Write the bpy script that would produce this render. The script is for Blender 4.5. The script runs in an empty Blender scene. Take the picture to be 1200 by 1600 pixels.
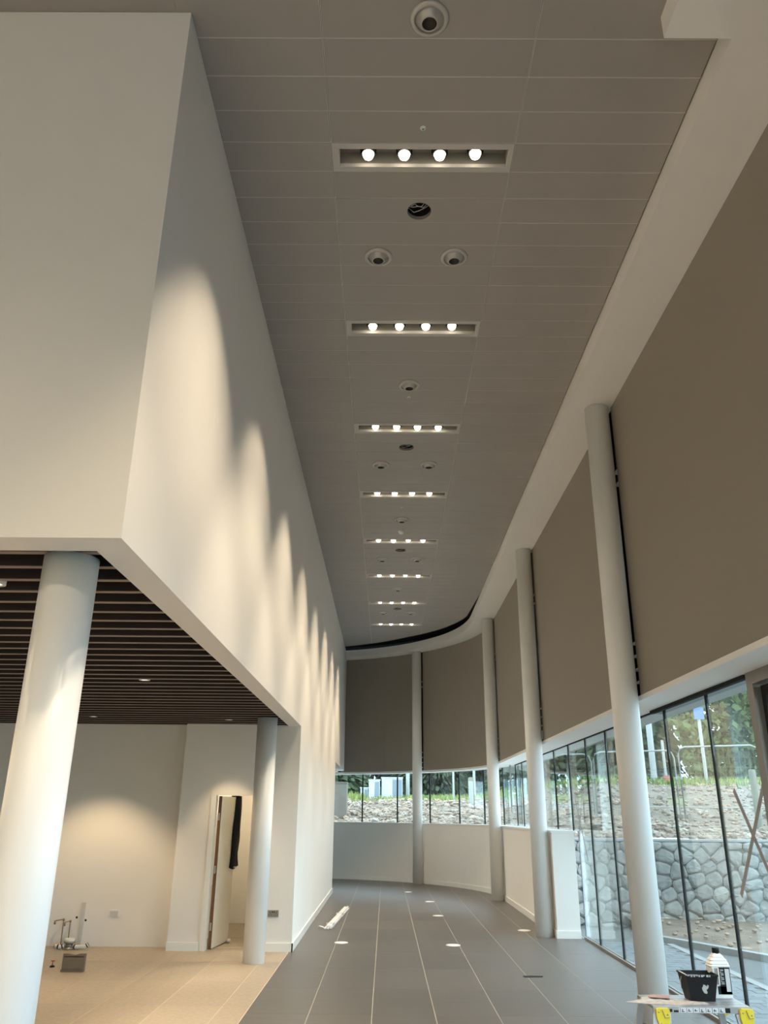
import bpy, math, random
from mathutils import Vector, Matrix, noise
R = math.radians
rnd = random.Random(11)
sc = bpy.context.scene
col = sc.collection

# ------------------------------------------------------------------ camera
cam_d = bpy.data.cameras.new('camera')
cam = bpy.data.objects.new('camera', cam_d); col.objects.link(cam)
cam_d.sensor_fit = 'VERTICAL'; cam_d.sensor_height = 36.0
cam_d.lens = 1239.67 / 1600.0 * 36.0
cam_d.clip_start = 0.05; cam_d.clip_end = 500
yaw, pitch, roll = -5.194e-3, 0.36411, 8.965e-3
fwd = Vector((math.sin(yaw)*math.cos(pitch), math.cos(yaw)*math.cos(pitch), math.sin(pitch)))
rgt = Vector((math.cos(yaw), -math.sin(yaw), 0)); upv = rgt.cross(fwd)
r2 = math.cos(roll)*rgt + math.sin(roll)*upv
u2 = -math.sin(roll)*rgt + math.cos(roll)*upv
mw = Matrix((r2, u2, -fwd)).transposed().to_4x4(); mw.translation = (0, 0, 1.75)
cam.matrix_world = mw
sc.camera = cam

# ------------------------------------------------------------------ world, exposure
sc.view_settings.view_transform = 'Standard'
sc.view_settings.look = 'None'
sc.view_settings.gamma = 1.0
sc.view_settings.use_curve_mapping = False
sc.view_settings.exposure = 0.46
SKY = 4.2
LAMP_W = 116.0
DOWN_W = 135.0
LAMP_COL = (1.0, 0.81, 0.58)
wd = bpy.data.worlds.new('overcast_sky'); sc.world = wd; wd.use_nodes = True
wn = wd.node_tree.nodes; wl = wd.node_tree.links
bg = wn['Background']; bg.inputs['Strength'].default_value = SKY
tcw = wn.new('ShaderNodeTexCoord'); nz = wn.new('ShaderNodeTexNoise')
nz.inputs['Scale'].default_value = 2.2; nz.inputs['Detail'].default_value = 4
rp = wn.new('ShaderNodeValToRGB')
rp.color_ramp.elements[0].position = 0.35; rp.color_ramp.elements[0].color = (0.53, 0.78, 1.0, 1)
rp.color_ramp.elements[1].position = 0.65; rp.color_ramp.elements[1].color = (0.73, 0.885, 1.0, 1)
wl.new(tcw.outputs['Generated'], nz.inputs['Vector']); wl.new(nz.outputs['Fac'], rp.inputs['Fac']); wl.new(rp.outputs['Color'], bg.inputs['Color'])

# ------------------------------------------------------------------ materials
def mat(name, colr, rough=0.6, metal=0.0, spec=0.5, vary=0.0, nscale=8.0, stretch=(1, 1, 1), bump=0.0, per_obj=0.0, emit=None, estr=0.0, detail=4):
    m = bpy.data.materials.new(name); m.use_nodes = True
    n = m.node_tree.nodes; l = m.node_tree.links; b = n['Principled BSDF']
    b.inputs['Base Color'].default_value = (*colr, 1); b.inputs['Roughness'].default_value = rough
    b.inputs['Metallic'].default_value = metal; b.inputs['Specular IOR Level'].default_value = spec
    if emit:
        b.inputs['Emission Color'].default_value = (*emit, 1); b.inputs['Emission Strength'].default_value = estr
    if vary or bump:
        tc = n.new('ShaderNodeTexCoord'); mp = n.new('ShaderNodeMapping'); mp.inputs['Scale'].default_value = stretch
        t = n.new('ShaderNodeTexNoise'); t.inputs['Scale'].default_value = nscale; t.inputs['Detail'].default_value = detail
        l.new(tc.outputs['Object'], mp.inputs['Vector']); l.new(mp.outputs['Vector'], t.inputs['Vector'])
        if bump:
            bp = n.new('ShaderNodeBump'); bp.inputs['Strength'].default_value = bump; bp.inputs['Distance'].default_value = 0.01
            l.new(t.outputs['Fac'], bp.inputs['Height']); l.new(bp.outputs['Normal'], b.inputs['Normal'])
    src = None
    if vary:
        r = n.new('ShaderNodeValToRGB')
        r.color_ramp.elements[0].position = 0.3; r.color_ramp.elements[1].position = 0.7
        r.color_ramp.elements[0].color = (*[c*(1-vary) for c in colr], 1)
        r.color_ramp.elements[1].color = (*[min(1, c*(1+vary)) for c in colr], 1)
        l.new(t.outputs['Fac'], r.inputs['Fac']); src = r.outputs['Color']
    if per_obj:
        oi = n.new('ShaderNodeObjectInfo'); mr = n.new('ShaderNodeMapRange')
        mr.inputs['To Min'].default_value = 1-per_obj; mr.inputs['To Max'].default_value = 1+per_obj
        l.new(oi.outputs['Random'], mr.inputs['Value'])
        vm = n.new('ShaderNodeVectorMath'); vm.operation = 'SCALE'
        if src: l.new(src, vm.inputs[0])
        else: vm.inputs[0].default_value = colr
        l.new(mr.outputs['Result'], vm.inputs['Scale']); src = vm.outputs['Vector']
    if src: l.new(src, b.inputs['Base Color'])
    return m

M = {}
M['wall'] = mat('white_wall_paint', (0.82, 0.80, 0.76), 0.65, vary=0.012, nscale=1.5, bump=0.02)
M['column'] = mat('white_column_paint', (0.88, 0.875, 0.85), 0.38, vary=0.01, nscale=2)
M['soffit'] = mat('white_soffit_paint', (0.88, 0.86, 0.82), 0.7, vary=0.01, nscale=1.5)
M['skirting'] = mat('white_gloss_woodwork', (0.84, 0.83, 0.79), 0.3)
M['ceiling'] = mat('grey_metal_ceiling_plank', (0.368, 0.341, 0.31), 0.55, vary=0.02, nscale=3, per_obj=0.02)
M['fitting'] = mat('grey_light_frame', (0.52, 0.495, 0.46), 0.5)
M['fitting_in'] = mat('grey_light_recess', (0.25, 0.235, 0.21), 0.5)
M['diffuser'] = mat('satin_metal_diffuser', (0.52, 0.494, 0.455), 0.38, metal=0.35)
M['diffuser_in'] = mat('dark_diffuser_throat', (0.05, 0.04, 0.033), 0.6)
M['void'] = mat('dark_void', (0.012, 0.010, 0.009), 0.9)
M['slotback'] = mat('dark_slot_lining', (0.022, 0.02, 0.018), 0.85)
M['lens'] = mat('lit_lamp_lens', (1, 0.95, 0.85), 0.3, emit=(1.0, 0.88, 0.68), estr=9.0)
M['lens_small'] = mat('lit_downlight_lens', (1, 0.95, 0.85), 0.3, emit=(1.0, 0.90, 0.72), estr=5.0)
M['black'] = mat('black_plastic', (0.009, 0.009, 0.010), 0.5, spec=0.25)
M['panel'] = mat('taupe_wall_fabric', (0.31, 0.275, 0.232), 0.85, vary=0.03, nscale=60, bump=0.04)
M['tile_dark'] = mat('charcoal_porcelain_tile', (0.108, 0.101, 0.094), 0.40, vary=0.10, nscale=3.0, stretch=(0.7, 9, 1), per_obj=0.05)
M['tile_tan'] = mat('sandy_limestone_tile', (0.37, 0.315, 0.245), 0.5, vary=0.10, nscale=22, per_obj=0.035)
M['grout'] = mat('pale_grout', (0.50, 0.47, 0.42), 0.8)
M['grout_tan'] = mat('cream_grout', (0.62, 0.55, 0.44), 0.8)
M['slat'] = mat('shaded_wood_slat', (0.024, 0.012, 0.009), 0.6, vary=0.25, nscale=14, stretch=(0.15, 3, 3), per_obj=0.10)  # slat sides, with the shade of the gaps put into the colour
M['slat_lit_edge'] = mat('brown_lit_slat_edge', (0.27, 0.21, 0.18), 0.5, vary=0.12, nscale=14, stretch=(0.15, 3, 3), per_obj=0.06)  # same timber, lightened to paint the light falling on the undersides
M['frame_dark'] = mat('dark_grey_aluminium', (0.022, 0.022, 0.022), 0.8, spec=0.15)
M['frame_tan'] = mat('bronze_grey_aluminium', (0.25, 0.225, 0.20), 0.4, metal=0.4)
M['doorface'] = mat('cream_door_face', (0.80, 0.77, 0.67), 0.45)
M['dooredge'] = mat('brown_timber_door_edge', (0.16, 0.072, 0.03), 0.5, vary=0.15, nscale=10, stretch=(4, 4, 0.5))
M['steel'] = mat('brushed_steel', (0.48, 0.46, 0.43), 0.33, metal=0.85)
M['galv'] = mat('dull_galvanised_steel', (0.33, 0.31, 0.27), 0.4, metal=0.6)
M['alu'] = mat('worn_aluminium', (0.45, 0.45, 0.45), 0.36, metal=0.7, vary=0.08, nscale=12)
M['cloth'] = mat('black_cloth', (0.008, 0.009, 0.013), 0.95)
M['white_pl'] = mat('white_plastic', (0.80, 0.80, 0.78), 0.35)
M['grey_pl'] = mat('grey_plastic', (0.34, 0.33, 0.32), 0.45)
M['paleg_pl'] = mat('pale_grey_plastic', (0.60, 0.59, 0.58), 0.45)
M['copper'] = mat('copper_pipe', (0.33, 0.24, 0.17), 0.4, metal=0.6)
M['red'] = mat('red_plastic', (0.45, 0.06, 0.03), 0.5)
M['yellow'] = mat('yellow_plastic', (0.75, 0.60, 0.03), 0.45)
M['paper'] = mat('crumpled_grey_paper', (0.40, 0.36, 0.33), 0.8, vary=0.2, nscale=25)
M['redpaper'] = mat('red_sandpaper', (0.36, 0.24, 0.22), 0.9)
M['label'] = mat('pale_label', (0.62, 0.65, 0.68), 0.5)
M['concrete'] = mat('grey_concrete', (0.23, 0.205, 0.17), 0.85, vary=0.12, nscale=4)
M['tarmac'] = mat('grey_tarmac', (0.129, 0.133, 0.129), 0.9, vary=0.12, nscale=30)
M['paver'] = mat('blue_grey_paver', (0.181, 0.194, 0.201), 0.8, vary=0.10, nscale=20, per_obj=0.13)
M['kerb'] = mat('pale_kerb_concrete', (0.297, 0.3, 0.291), 0.85, vary=0.06, nscale=12)
M['stone'] = mat('grey_rubble_stone', (0.257, 0.252, 0.23), 0.9, vary=0.26, nscale=7, bump=0.6, per_obj=0.16)
M['mortar'] = mat('dark_stone_joint', (0.148, 0.145, 0.131), 0.95)
M['soil'] = mat('brown_soil', (0.19, 0.145, 0.105), 0.95, vary=0.25, nscale=3.0, bump=0.5)
M['grassland'] = mat('green_verge', (0.109, 0.148, 0.044), 0.95, vary=0.3, nscale=1.2)
M['rock'] = mat('pale_rubble', (0.345, 0.25, 0.185), 0.9, vary=0.25, nscale=0.9)
M['grass'] = mat('grass_blades', (0.25, 0.293, 0.086), 0.9, vary=0.3, nscale=0.8)
M['needle'] = mat('conifer_green', (0.078, 0.102, 0.053), 0.9, vary=0.35, nscale=0.9, per_obj=0.25)
M['needle_light'] = mat('broadleaf_green', (0.121, 0.156, 0.061), 0.9, vary=0.35, nscale=0.9, per_obj=0.2)
M['bark'] = mat('grey_brown_bark', (0.088, 0.068, 0.055), 0.95, vary=0.2, nscale=6)
M['galvpost'] = mat('pale_grey_post', (0.367, 0.373, 0.355), 0.5)
M['timber'] = mat('weathered_timber', (0.219, 0.208, 0.153), 0.9, vary=0.15, nscale=8, stretch=(3, 3, 0.5))
M['bluesign'] = mat('blue_sign_face', (0.12, 0.23, 0.438), 0.5)
M['redsign'] = mat('red_sign_face', (0.50, 0.12, 0.11), 0.5)
M['cabinet'] = mat('white_cabinet_paint', (0.574, 0.596, 0.613), 0.5)
M['cabinet_side'] = mat('blue_grey_cabinet_paint', (0.23, 0.274, 0.318), 0.5)
M['tape'] = mat('grey_tape', (0.40, 0.385, 0.37), 0.8)
M['splash'] = mat('dried_grey_paint', (0.42, 0.42, 0.42), 0.7)
M['bronze'] = mat('bronzed_steel', (0.20, 0.17, 0.135), 0.42, metal=0.45, vary=0.1, nscale=6)
M['coil'] = mat('white_flexible_duct', (0.72, 0.70, 0.66), 0.5)
M['canopy'] = mat('pale_grey_canopy', (0.339, 0.339, 0.328), 0.7)

def glass_material():
    m = bpy.data.materials.new('clear_window_glass'); m.use_nodes = True
    n = m.node_tree.nodes; l = m.node_tree.links
    n.remove(n['Principled BSDF']); out = n['Material Output']
    tr = n.new('ShaderNodeBsdfTransparent'); tr.inputs['Color'].default_value = (0.945, 0.975, 0.965, 1)
    gl = n.new('ShaderNodeBsdfGlossy'); gl.inputs['Roughness'].default_value = 0.0; gl.inputs['Color'].default_value = (0.93, 0.98, 1, 1)
    lw = n.new('ShaderNodeLayerWeight'); lw.inputs['Blend'].default_value = 0.5
    p = n.new('ShaderNodeMath'); p.operation = 'POWER'; p.inputs[1].default_value = 4.8
    a = n.new('ShaderNodeMath'); a.operation = 'MULTIPLY_ADD'; a.inputs[1].default_value = 0.95; a.inputs[2].default_value = 0.045
    mx = n.new('ShaderNodeMixShader')
    l.new(lw.outputs['Facing'], p.inputs[0]); l.new(p.outputs[0], a.inputs[0]); l.new(a.outputs[0], mx.inputs['Fac'])
    l.new(tr.outputs[0], mx.inputs[1]); l.new(gl.outputs[0], mx.inputs[2]); l.new(mx.outputs[0], out.inputs['Surface'])
    return m
M['glass'] = glass_material()

# ------------------------------------------------------------------ helpers
def tag(o, label=None, cat=None, group=None, kind=None):
    if label: o['label'] = label
    if cat: o['category'] = cat
    if group: o['group'] = group
    if kind: o['kind'] = kind
    return o

def wloc(o):
    v = Vector((0, 0, 0))
    while o is not None:
        v += o.location; o = o.parent
    return v

def empty(name, loc=(0, 0, 0), rz=0.0, parent=None):
    o = bpy.data.objects.new(name, None); col.objects.link(o)
    o.empty_display_size = 0.1; o.location = loc; o.rotation_euler = (0, 0, rz)
    if parent: o.parent = parent
    return o

class MB:
    def __init__(s): s.v = []; s.f = []; s.mi = []; s.smooth = []; s.cur = 0
    def poly(s, pts, faces, sm=False):
        k = len(s.v); s.v += [tuple(p) for p in pts]
        for f in faces: s.f.append([k+i for i in f]); s.mi.append(s.cur); s.smooth.append(sm)
        return s
    def box(s, x0, x1, y0, y1, z0, z1):
        P = [(x0, y0, z0), (x1, y0, z0), (x1, y1, z0), (x0, y1, z0), (x0, y0, z1), (x1, y0, z1), (x1, y1, z1), (x0, y1, z1)]
        return s.poly(P, [(0, 3, 2, 1), (4, 5, 6, 7), (0, 1, 5, 4), (1, 2, 6, 5), (2, 3, 7, 6), (3, 0, 4, 7)])
    def bar(s, a, b, w, h, up=(0, 0, 1)):
        a = Vector(a); b = Vector(b); d = (b-a).normalized(); u = Vector(up)
        if abs(d.dot(u)) > 0.98: u = Vector((0, 1, 0))
        sd = d.cross(u).normalized()*w/2; un = sd.cross(d).normalized()*h/2
        P = [a-sd-un, a+sd-un, a+sd+un, a-sd+un, b-sd-un, b+sd-un, b+sd+un, b-sd+un]
        return s.poly(P, [(0, 3, 2, 1), (4, 5, 6, 7), (0, 1, 5, 4), (1, 2, 6, 5), (2, 3, 7, 6), (3, 0, 4, 7)][::1])
    def prism(s, pts, z0, z1, cham=0.0, chz=0.0, bottom=True, top=True):
        """pts counter-clockwise seen from above; a chamfer at the z0 side"""
        n = len(pts); rings = []
        if cham:
            c = Vector((sum(p[0] for p in pts)/n, sum(p[1] for p in pts)/n))
            ins = inset(pts, cham)
            rings = [[(p[0], p[1], z0) for p in ins], [(p[0], p[1], z0+chz) for p in pts], [(p[0], p[1], z1) for p in pts]]
        else:
            rings = [[(p[0], p[1], z0) for p in pts], [(p[0], p[1], z1) for p in pts]]
        P = [q for r in rings for q in r]; F = []
        for k in range(len(rings)-1):
            for i in range(n):
                j = (i+1) % n; F.append((k*n+i, k*n+j, (k+1)*n+j, (k+1)*n+i))
        if bottom: F.append(tuple(range(n-1, -1, -1)))
        if top: F.append(tuple((len(rings)-1)*n+i for i in range(n)))
        return s.poly(P, F)
    def lathe(s, prof, c=(0, 0, 0), seg=24, sm=True, cap0=False, cap1=False, axis='z'):
        P = []; F = []; m = len(prof)
        for i in range(seg):
            a = 2*math.pi*i/seg
            for r, z in prof:
                q = (r*math.cos(a), r*math.sin(a), z)
                if axis == 'y': q = (q[0], q[2], q[1])
                if axis == 'x': q = (q[2], q[0], q[1])
                P.append((c[0]+q[0], c[1]+q[1], c[2]+q[2]))
        for i in range(seg):
            j = (i+1) % seg
            for k in range(m-1): F.append((i*m+k, j*m+k, j*m+k+1, i*m+k+1))
        s.poly(P, F, sm)
        k0 = len(s.v)-len(P)
        if cap0: s.f.append([k0+i*m for i in range(seg)][::-1]); s.mi.append(s.cur); s.smooth.append(False)
        if cap1: s.f.append([k0+i*m+m-1 for i in range(seg)]); s.mi.append(s.cur); s.smooth.append(False)
        return s
    def tube(s, pts, r, seg=8, closed=False):
        pts = [Vector(p) for p in pts]; P = []; F = []; n = len(pts)
        for i, p in enumerate(pts):
            if closed: d = pts[(i+1) % n]-pts[i-1]
            else: d = pts[min(i+1, n-1)]-pts[max(i-1, 0)]
            d.normalize(); u = Vector((0, 0, 1)) if abs(d.z) < 0.95 else Vector((1, 0, 0))
            a = d.cross(u).normalized(); b = a.cross(d)
            rr = r[i] if isinstance(r, (list, tuple)) else r
            for k in range(seg):
                t = 2*math.pi*k/seg; P.append(p+(a*math.cos(t)+b*math.sin(t))*rr)
        for i in range(n if closed else n-1):
            j = (i+1) % n
            for k in range(seg):
                l = (k+1) % seg; F.append((i*seg+k, i*seg+l, j*seg+l, j*seg+k))
        s.poly(P, F, True)
        k0 = len(s.v)-len(P)
        if not closed:
            s.f.append([k0+k for k in range(seg)][::-1]); s.mi.append(s.cur); s.smooth.append(False)
            s.f.append([k0+(n-1)*seg+k for k in range(seg)]); s.mi.append(s.cur); s.smooth.append(False)
        return s
    def build(s, name, m, parent=None, origin=None, local=False):
        """vertices are world coordinates unless local; origin moves the object's own origin"""
        me = bpy.data.meshes.new(name)
        base = Vector((0, 0, 0))
        if parent is not None and not local: base = wloc(parent)
        org = Vector(origin) if origin is not None else (base if parent is None else base)
        me.from_pydata([tuple(Vector(v)-org) for v in s.v] if not (local and origin is None) else s.v, [], s.f)
        ms = m if isinstance(m, (list, tuple)) else [m]
        for q in ms: me.materials.append(q)
        for p, i, sm in zip(me.polygons, s.mi, s.smooth): p.material_index = i; p.use_smooth = sm
        me.update()
        o = bpy.data.objects.new(name, me); col.objects.link(o)
        if parent is not None: o.parent = parent
        if origin is not None: o.location = org-base if not local else org
        return o

def inset(pts, d):
    n = len(pts); out = []
    for i in range(n):
        p0 = Vector(pts[i-1][:2]); p1 = Vector(pts[i][:2]); p2 = Vector(pts[(i+1) % n][:2])
        a = (p1-p0); b = (p2-p1)
        if a.length < 1e-6 or b.length < 1e-6: out.append((p1.x, p1.y)); continue
        a.normalize(); b.normalize(); na = Vector((-a.y, a.x)); nb = Vector((-b.y, b.x))
        k = 1+na.dot(nb); v = (na+nb)/max(k, 0.35)
        out.append((p1.x+v.x*d, p1.y+v.y*d))
    return out

def clip_half(poly, nx, ny, c):
    out = []
    for i in range(len(poly)):
        p = poly[i]; q = poly[(i+1) % len(poly)]
        a = nx*p[0]+ny*p[1]-c; b = nx*q[0]+ny*q[1]-c
        if a <= 0: out.append(p)
        if a*b < 0:
            t = a/(a-b); out.append((p[0]+t*(q[0]-p[0]), p[1]+t*(q[1]-p[1])))
    return out

def clip_convex(poly, hull):
    """hull counter-clockwise"""
    for i in range(len(hull)):
        a = hull[i]; b = hull[(i+1) % len(hull)]
        nx, ny = b[1]-a[1], a[0]-b[0]
        L = math.hypot(nx, ny)
        if L < 1e-6: continue
        poly = clip_half(poly, nx/L, ny/L, (nx*a[0]+ny*a[1])/L)
        if len(poly) < 3: return []
    out = []
    for p in poly:
        if not out or math.hypot(p[0]-out[-1][0], p[1]-out[-1][1]) > 1e-4: out.append(p)
    if len(out) > 2 and math.hypot(out[0][0]-out[-1][0], out[0][1]-out[-1][1]) < 1e-4: out.pop()
    return out if len(out) > 2 else []

def area(p): return 0.5*sum(p[i][0]*p[(i+1) % len(p)][1]-p[(i+1) % len(p)][0]*p[i][1] for i in range(len(p)))

# ------------------------------------------------------------------ the curved facade line
CX, CY, RAD, XW = -2.955, 19.81, 5.6, 2.645
def curve(off, s):
    """point at arc length s (from the end of the straight run, on the reference line) with the outward normal; s<0 is the straight run"""
    if s < 0: return Vector((XW+off, CY+s)), Vector((1, 0))
    a = s/RAD
    if a > math.pi/2:
        return Vector((CX-(a-math.pi/2)*RAD, CY+RAD+off)), Vector((0, 1))
    n = Vector((math.cos(a), math.sin(a)))
    return Vector((CX, CY))+n*(RAD+off), n
S_END = RAD*math.pi/2+2.0
def srange(s0, s1, step=0.28):
    out = [s0]
    if s0 < 0 < s1: out.append(0.0)
    lo = max(s0, 0.0)
    if s1 > lo:
        n = max(1, int((s1-lo)/step))
        for i in range(1, n+1): out.append(lo+(s1-lo)*i/n)
    elif s1 > s0: out.append(s1)
    r = []
    for s in out:
        if not r or abs(s-r[-1]) > 1e-5: r.append(s)
    return r
def sweep(mb, s0, s1, o0, o1, z0, z1, smooth_sides=False):
    """a band between offsets o0<o1 and heights z0<z1 along the facade line"""
    ss = srange(s0, s1); P = []; F = []; n = len(ss)
    for s in ss:
        a, _ = curve(o0, s); b, _ = curve(o1, s)
        P += [(a.x, a.y, z0), (b.x, b.y, z0), (b.x, b.y, z1), (a.x, a.y, z1)]
    for i in range(n-1):
        for k in range(4):
            l = (k+1) % 4; F.append((i*4+k, (i+1)*4+k, (i+1)*4+l, i*4+l))
    F.append((0, 1, 2, 3)); F.append(((n-1)*4+3, (n-1)*4+2, (n-1)*4+1, (n-1)*4))
    mb.poly(P, F)
    return mb
def S(y): return y-CY       # straight-run arc length at a given y

ZC, ZS, ZH, ZL = 6.48, 6.30, 2.88, 1.53
WX = -1.265                 # room face of the left wall
YF = 3.56                   # front face of the white bulkhead
YP = 12.15                  # door wall
YB = 12.45                  # back wall of the left room
YE = 20.81                  # far end of the lower left wall

# ------------------------------------------------------------------ floors
hull_floor = [(-4.9, -7), (3.06, -7), (3.06, CY)]+[(CX+(RAD+0.41)*math.cos(R(a)), CY+(RAD+0.41)*math.sin(R(a))) for a in range(4, 91, 4)]+[(-4.9, CY+RAD+0.41)]
fl = MB().prism([(-1.30, -7), (3.07, -7), (3.07, CY)]+[(CX+(RAD+0.42)*math.cos(R(a)), CY+(RAD+0.42)*math.sin(R(a))) for a in range(4, 91, 4)]+[(-4.9, CY+RAD+0.42), (-4.9, YE), (-1.30, YE)], -0.12, -0.0015)
floor = fl.build('floor', M['grout'])
tag(floor, 'charcoal tiled floor of the long hall with pale joints', None, None, 'structure')
TP, TL = 0.592, 1.186
for i in range(-6, 8):
    for j in range(-4, 23):
        x0 = -1.30+TP*i; y0 = 13.35+TL*(j-11)
        if i < 0 and y0 < YE-0.05: continue
        p = clip_convex([(x0+0.0028, y0+0.0012), (x0+TP-0.0028, y0+0.0012), (x0+TP-0.0028, y0+TL-0.0012), (x0+0.0028, y0+TL-0.0012)], hull_floor)
        if not p or area(p) < 0.01: continue
        MB().prism(p, -0.012, 0.0, bottom=False).build('floor_tile', M['tile_dark'], floor)
# dark bed line under the cross joints
floor2 = MB().box(-7.6, -1.30, -7, YB+0.05, -0.12, -0.0015).box(-2.95, -1.46, YB+0.05, 15.2, -0.12, -0.0015).build('floor_left', M['grout_tan'])
tag(floor2, 'sandy limestone tiled floor under the slatted ceiling', None, None, 'structure')
for i in range(11):
    for j in range(-7, 8):
        x1 = -1.303 if i == 0 else -1.57-0.6*(i-1); x0 = -1.57-0.6*i
        y0 = 4.1+1.2*j; y1 = min(y0+1.2, YB)
        if y0 > YB-0.05: continue
        MB().box(max(x0, -7.6)+0.003, x1-0.003, y0+0.0015, y1-0.0015, -0.012, 0.0).build('floor_tile', M['tile_tan'], floor2)
for j in range(3):
    for i in range(3):
        MB().box(-2.95+0.5*i+0.002, -2.95+0.5*i+0.495, YB+0.05+0.89*j+0.002, YB+0.05+0.89*j+0.885, -0.012, 0.0).build('floor_tile', M['tile_tan'], floor2)

# ------------------------------------------------------------------ ceiling of the hall
hull_in = [(WX-0.12, 3.46), (2.126, 3.46), (2.126, 17.5)]
for k in range(0, 25):
    a = k/24*math.pi/2
    g = 0.72*min(1, max(0, (a+0.10)/0.75))
    if a == 0: g = 0.10
    hull_in.append((CX+(RAD-0.515-g)*math.cos(a), CY-0.15+(RAD-0.515-g)*math.sin(a)+0.15))
hull_in = [p for p in hull_in if p[0] > WX-0.3 or p[1] < 6]
# close at the left wall
hull_in.append((WX-0.12, hull_in[-1][1]))
def convex_hull(pts):
    pts = sorted(set(pts)); out = []
    for seq in (pts, pts[::-1]):
        h = []
        for p in seq:
            while len(h) > 1 and (h[-1][0]-h[-2][0])*(p[1]-h[-2][1])-(h[-1][1]-h[-2][1])*(p[0]-h[-2][0]) <= 0: h.pop()
            h.append(p)
        out += h[:-1]
    return out
hull_in = convex_hull(hull_in)
ceil = MB().box(-8.0, 3.2, -7.0, 26.3, 6.72, 6.86).build('ceiling', M['void'])
tag(ceil, 'dark void above the grey plank ceiling of the hall', None, None, 'structure')
PITCH = 0.287; Y0P = 4.599
LIGHT_ROWS = {0, 8, 16, 24, 32, 40, 48, 56}
COLS = [(WX-0.10, -0.45), (-0.45, 0.94), (0.94, 2.126)]
def hole_plank(x0, x1, y0, y1, cx, cy, r):
    """a plank with a round opening"""
    mb = MB(); n = 32; o = []; h = []
    for i in range(n):
        a = 2*math.pi*i/n; dx, dy = math.cos(a), math.sin(a)
        tx = ((x1-cx) if dx > 0 else (x0-cx))/dx if abs(dx) > 1e-9 else 1e9
        ty = ((y1-cy) if dy > 0 else (y0-cy))/dy if abs(dy) > 1e-9 else 1e9
        t = min(tx, ty); o.append((cx+dx*t, cy+dy*t)); h.append((cx+dx*r, cy+dy*r))
    P = [(p[0], p[1], ZC) for p in o]+[(p[0], p[1], ZC) for p in h]+[(p[0], p[1], ZC+0.03) for p in h]+[(p[0], p[1], ZC+0.03) for p in o]
    F = []
    for i in range(n):
        j = (i+1) % n
        F += [(i, n+i, n+j, j), (n+i, 2*n+i, 2*n+j, n+j), (i, j, 3*n+j, 3*n+i)]
    mb.poly(P, F)
    # corner fillers
    for (xa, ya) in ((x0, y0), (x1, y0), (x1, y1), (x0, y1)):
        near = sorted(o, key=lambda p: (p[0]-xa)**2+(p[1]-ya)**2)
        cand_x = min((p for p in o if abs(p[1]-ya) < 1e-6), key=lambda p: abs(p[0]-xa))
        cand_y = min((p for p in o if abs(p[0]-xa) < 1e-6), key=lambda p: abs(p[1]-ya))
        mb.poly([(xa, ya, ZC), (*cand_x, ZC), (*cand_y, ZC)], [(0, 1, 2)])
    return mb
HOLES = [(0.245, 5.321), (0.249, 9.903), (0.25, 14.432), (0.253, 19.10)]
for r in range(-4, 70):
    y0 = Y0P+PITCH*r; y1 = y0+PITCH
    for c, (x0, x1) in enumerate(COLS):
        if c == 1 and r in LIGHT_ROWS: continue
        if c == 0 and r < -4: continue
        q = [(x0+0.006, y0+0.0035), (x1-0.006, y0+0.0035), (x1-0.006, y1-0.0035), (x0+0.006, y1-0.0035)]
        hole = [h for h in HOLES if c == 1 and y0 < h[1] < y1]
        if hole:
            hx, hy = hole[0][0], min(max(hole[0][1], y0+0.11), y1-0.11)
            hole_plank(q[0][0], q[1][0], q[0][1], q[2][1], hx, hy, 0.097).build('ceiling_plank', M['ceiling'], ceil)
            continue
        p = clip_convex(q, hull_in)
        if not p or area(p) < 0.004: continue
        MB().prism(p, ZC, ZC+0.03, cham=0.002, chz=0.003, top=False).build('ceiling_plank', M['ceiling'], ceil)
# planks over and behind the camera
for r in range(-40, -4):
    y0 = Y0P+PITCH*r
    for x0, x1 in ((-8.0, -4.62), (-4.62, -3.23), (-3.23, -1.84), (-1.84, -0.45), (-0.45, 0.94), (0.94, 3.2)):
        if r < -8 and x0 < 3: continue
        MB().box(x0+0.0015, x1-0.0015, y0+0.0015, y0+PITCH-0.0015, ZC, ZC+0.03).build('ceiling_plank', M['ceiling'], ceil)
MB().box(-8.0, 3.2, -7, Y0P+PITCH*-8-0.002, ZC, ZC+0.03).build('ceiling_plank', M['ceiling'], ceil)

# pale strips in the joints, painting the light caught by plank edges
M['joint'] = mat('pale_joint_glint', (0.62, 0.59, 0.54), 0.5)
for r in range(-4, 71):
    y = Y0P+PITCH*r
    p = clip_convex([(WX-0.1, y-0.0035), (2.126, y-0.0035), (2.126, y+0.0035), (WX-0.1, y+0.0035)], hull_in)
    if p: MB().prism(p, ZC+0.0025, ZC+0.02).build('joint_glint', M['joint'], ceil)
for x in (-0.45, 0.94):
    for o in (-0.004, 0.004):
        p = clip_convex([(x+o-0.0022, 3.2), (x+o+0.0022, 3.2), (x+o+0.0022, 25), (x+o-0.0022, 25)], hull_in)
        MB().prism(p, ZC-0.001, ZC+0.02).build('joint_glint', M['joint'], ceil)
for x0, x1 in ((-8.0, -4.62), (-4.62, -3.23), (-3.23, WX-0.0925)):
    MB().box(x0+0.0015, x1-0.0015, Y0P+PITCH*-4+0.0015, YF+0.02, ZC, ZC+0.03).build('ceiling_plank', M['ceiling'], ceil)
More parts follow.
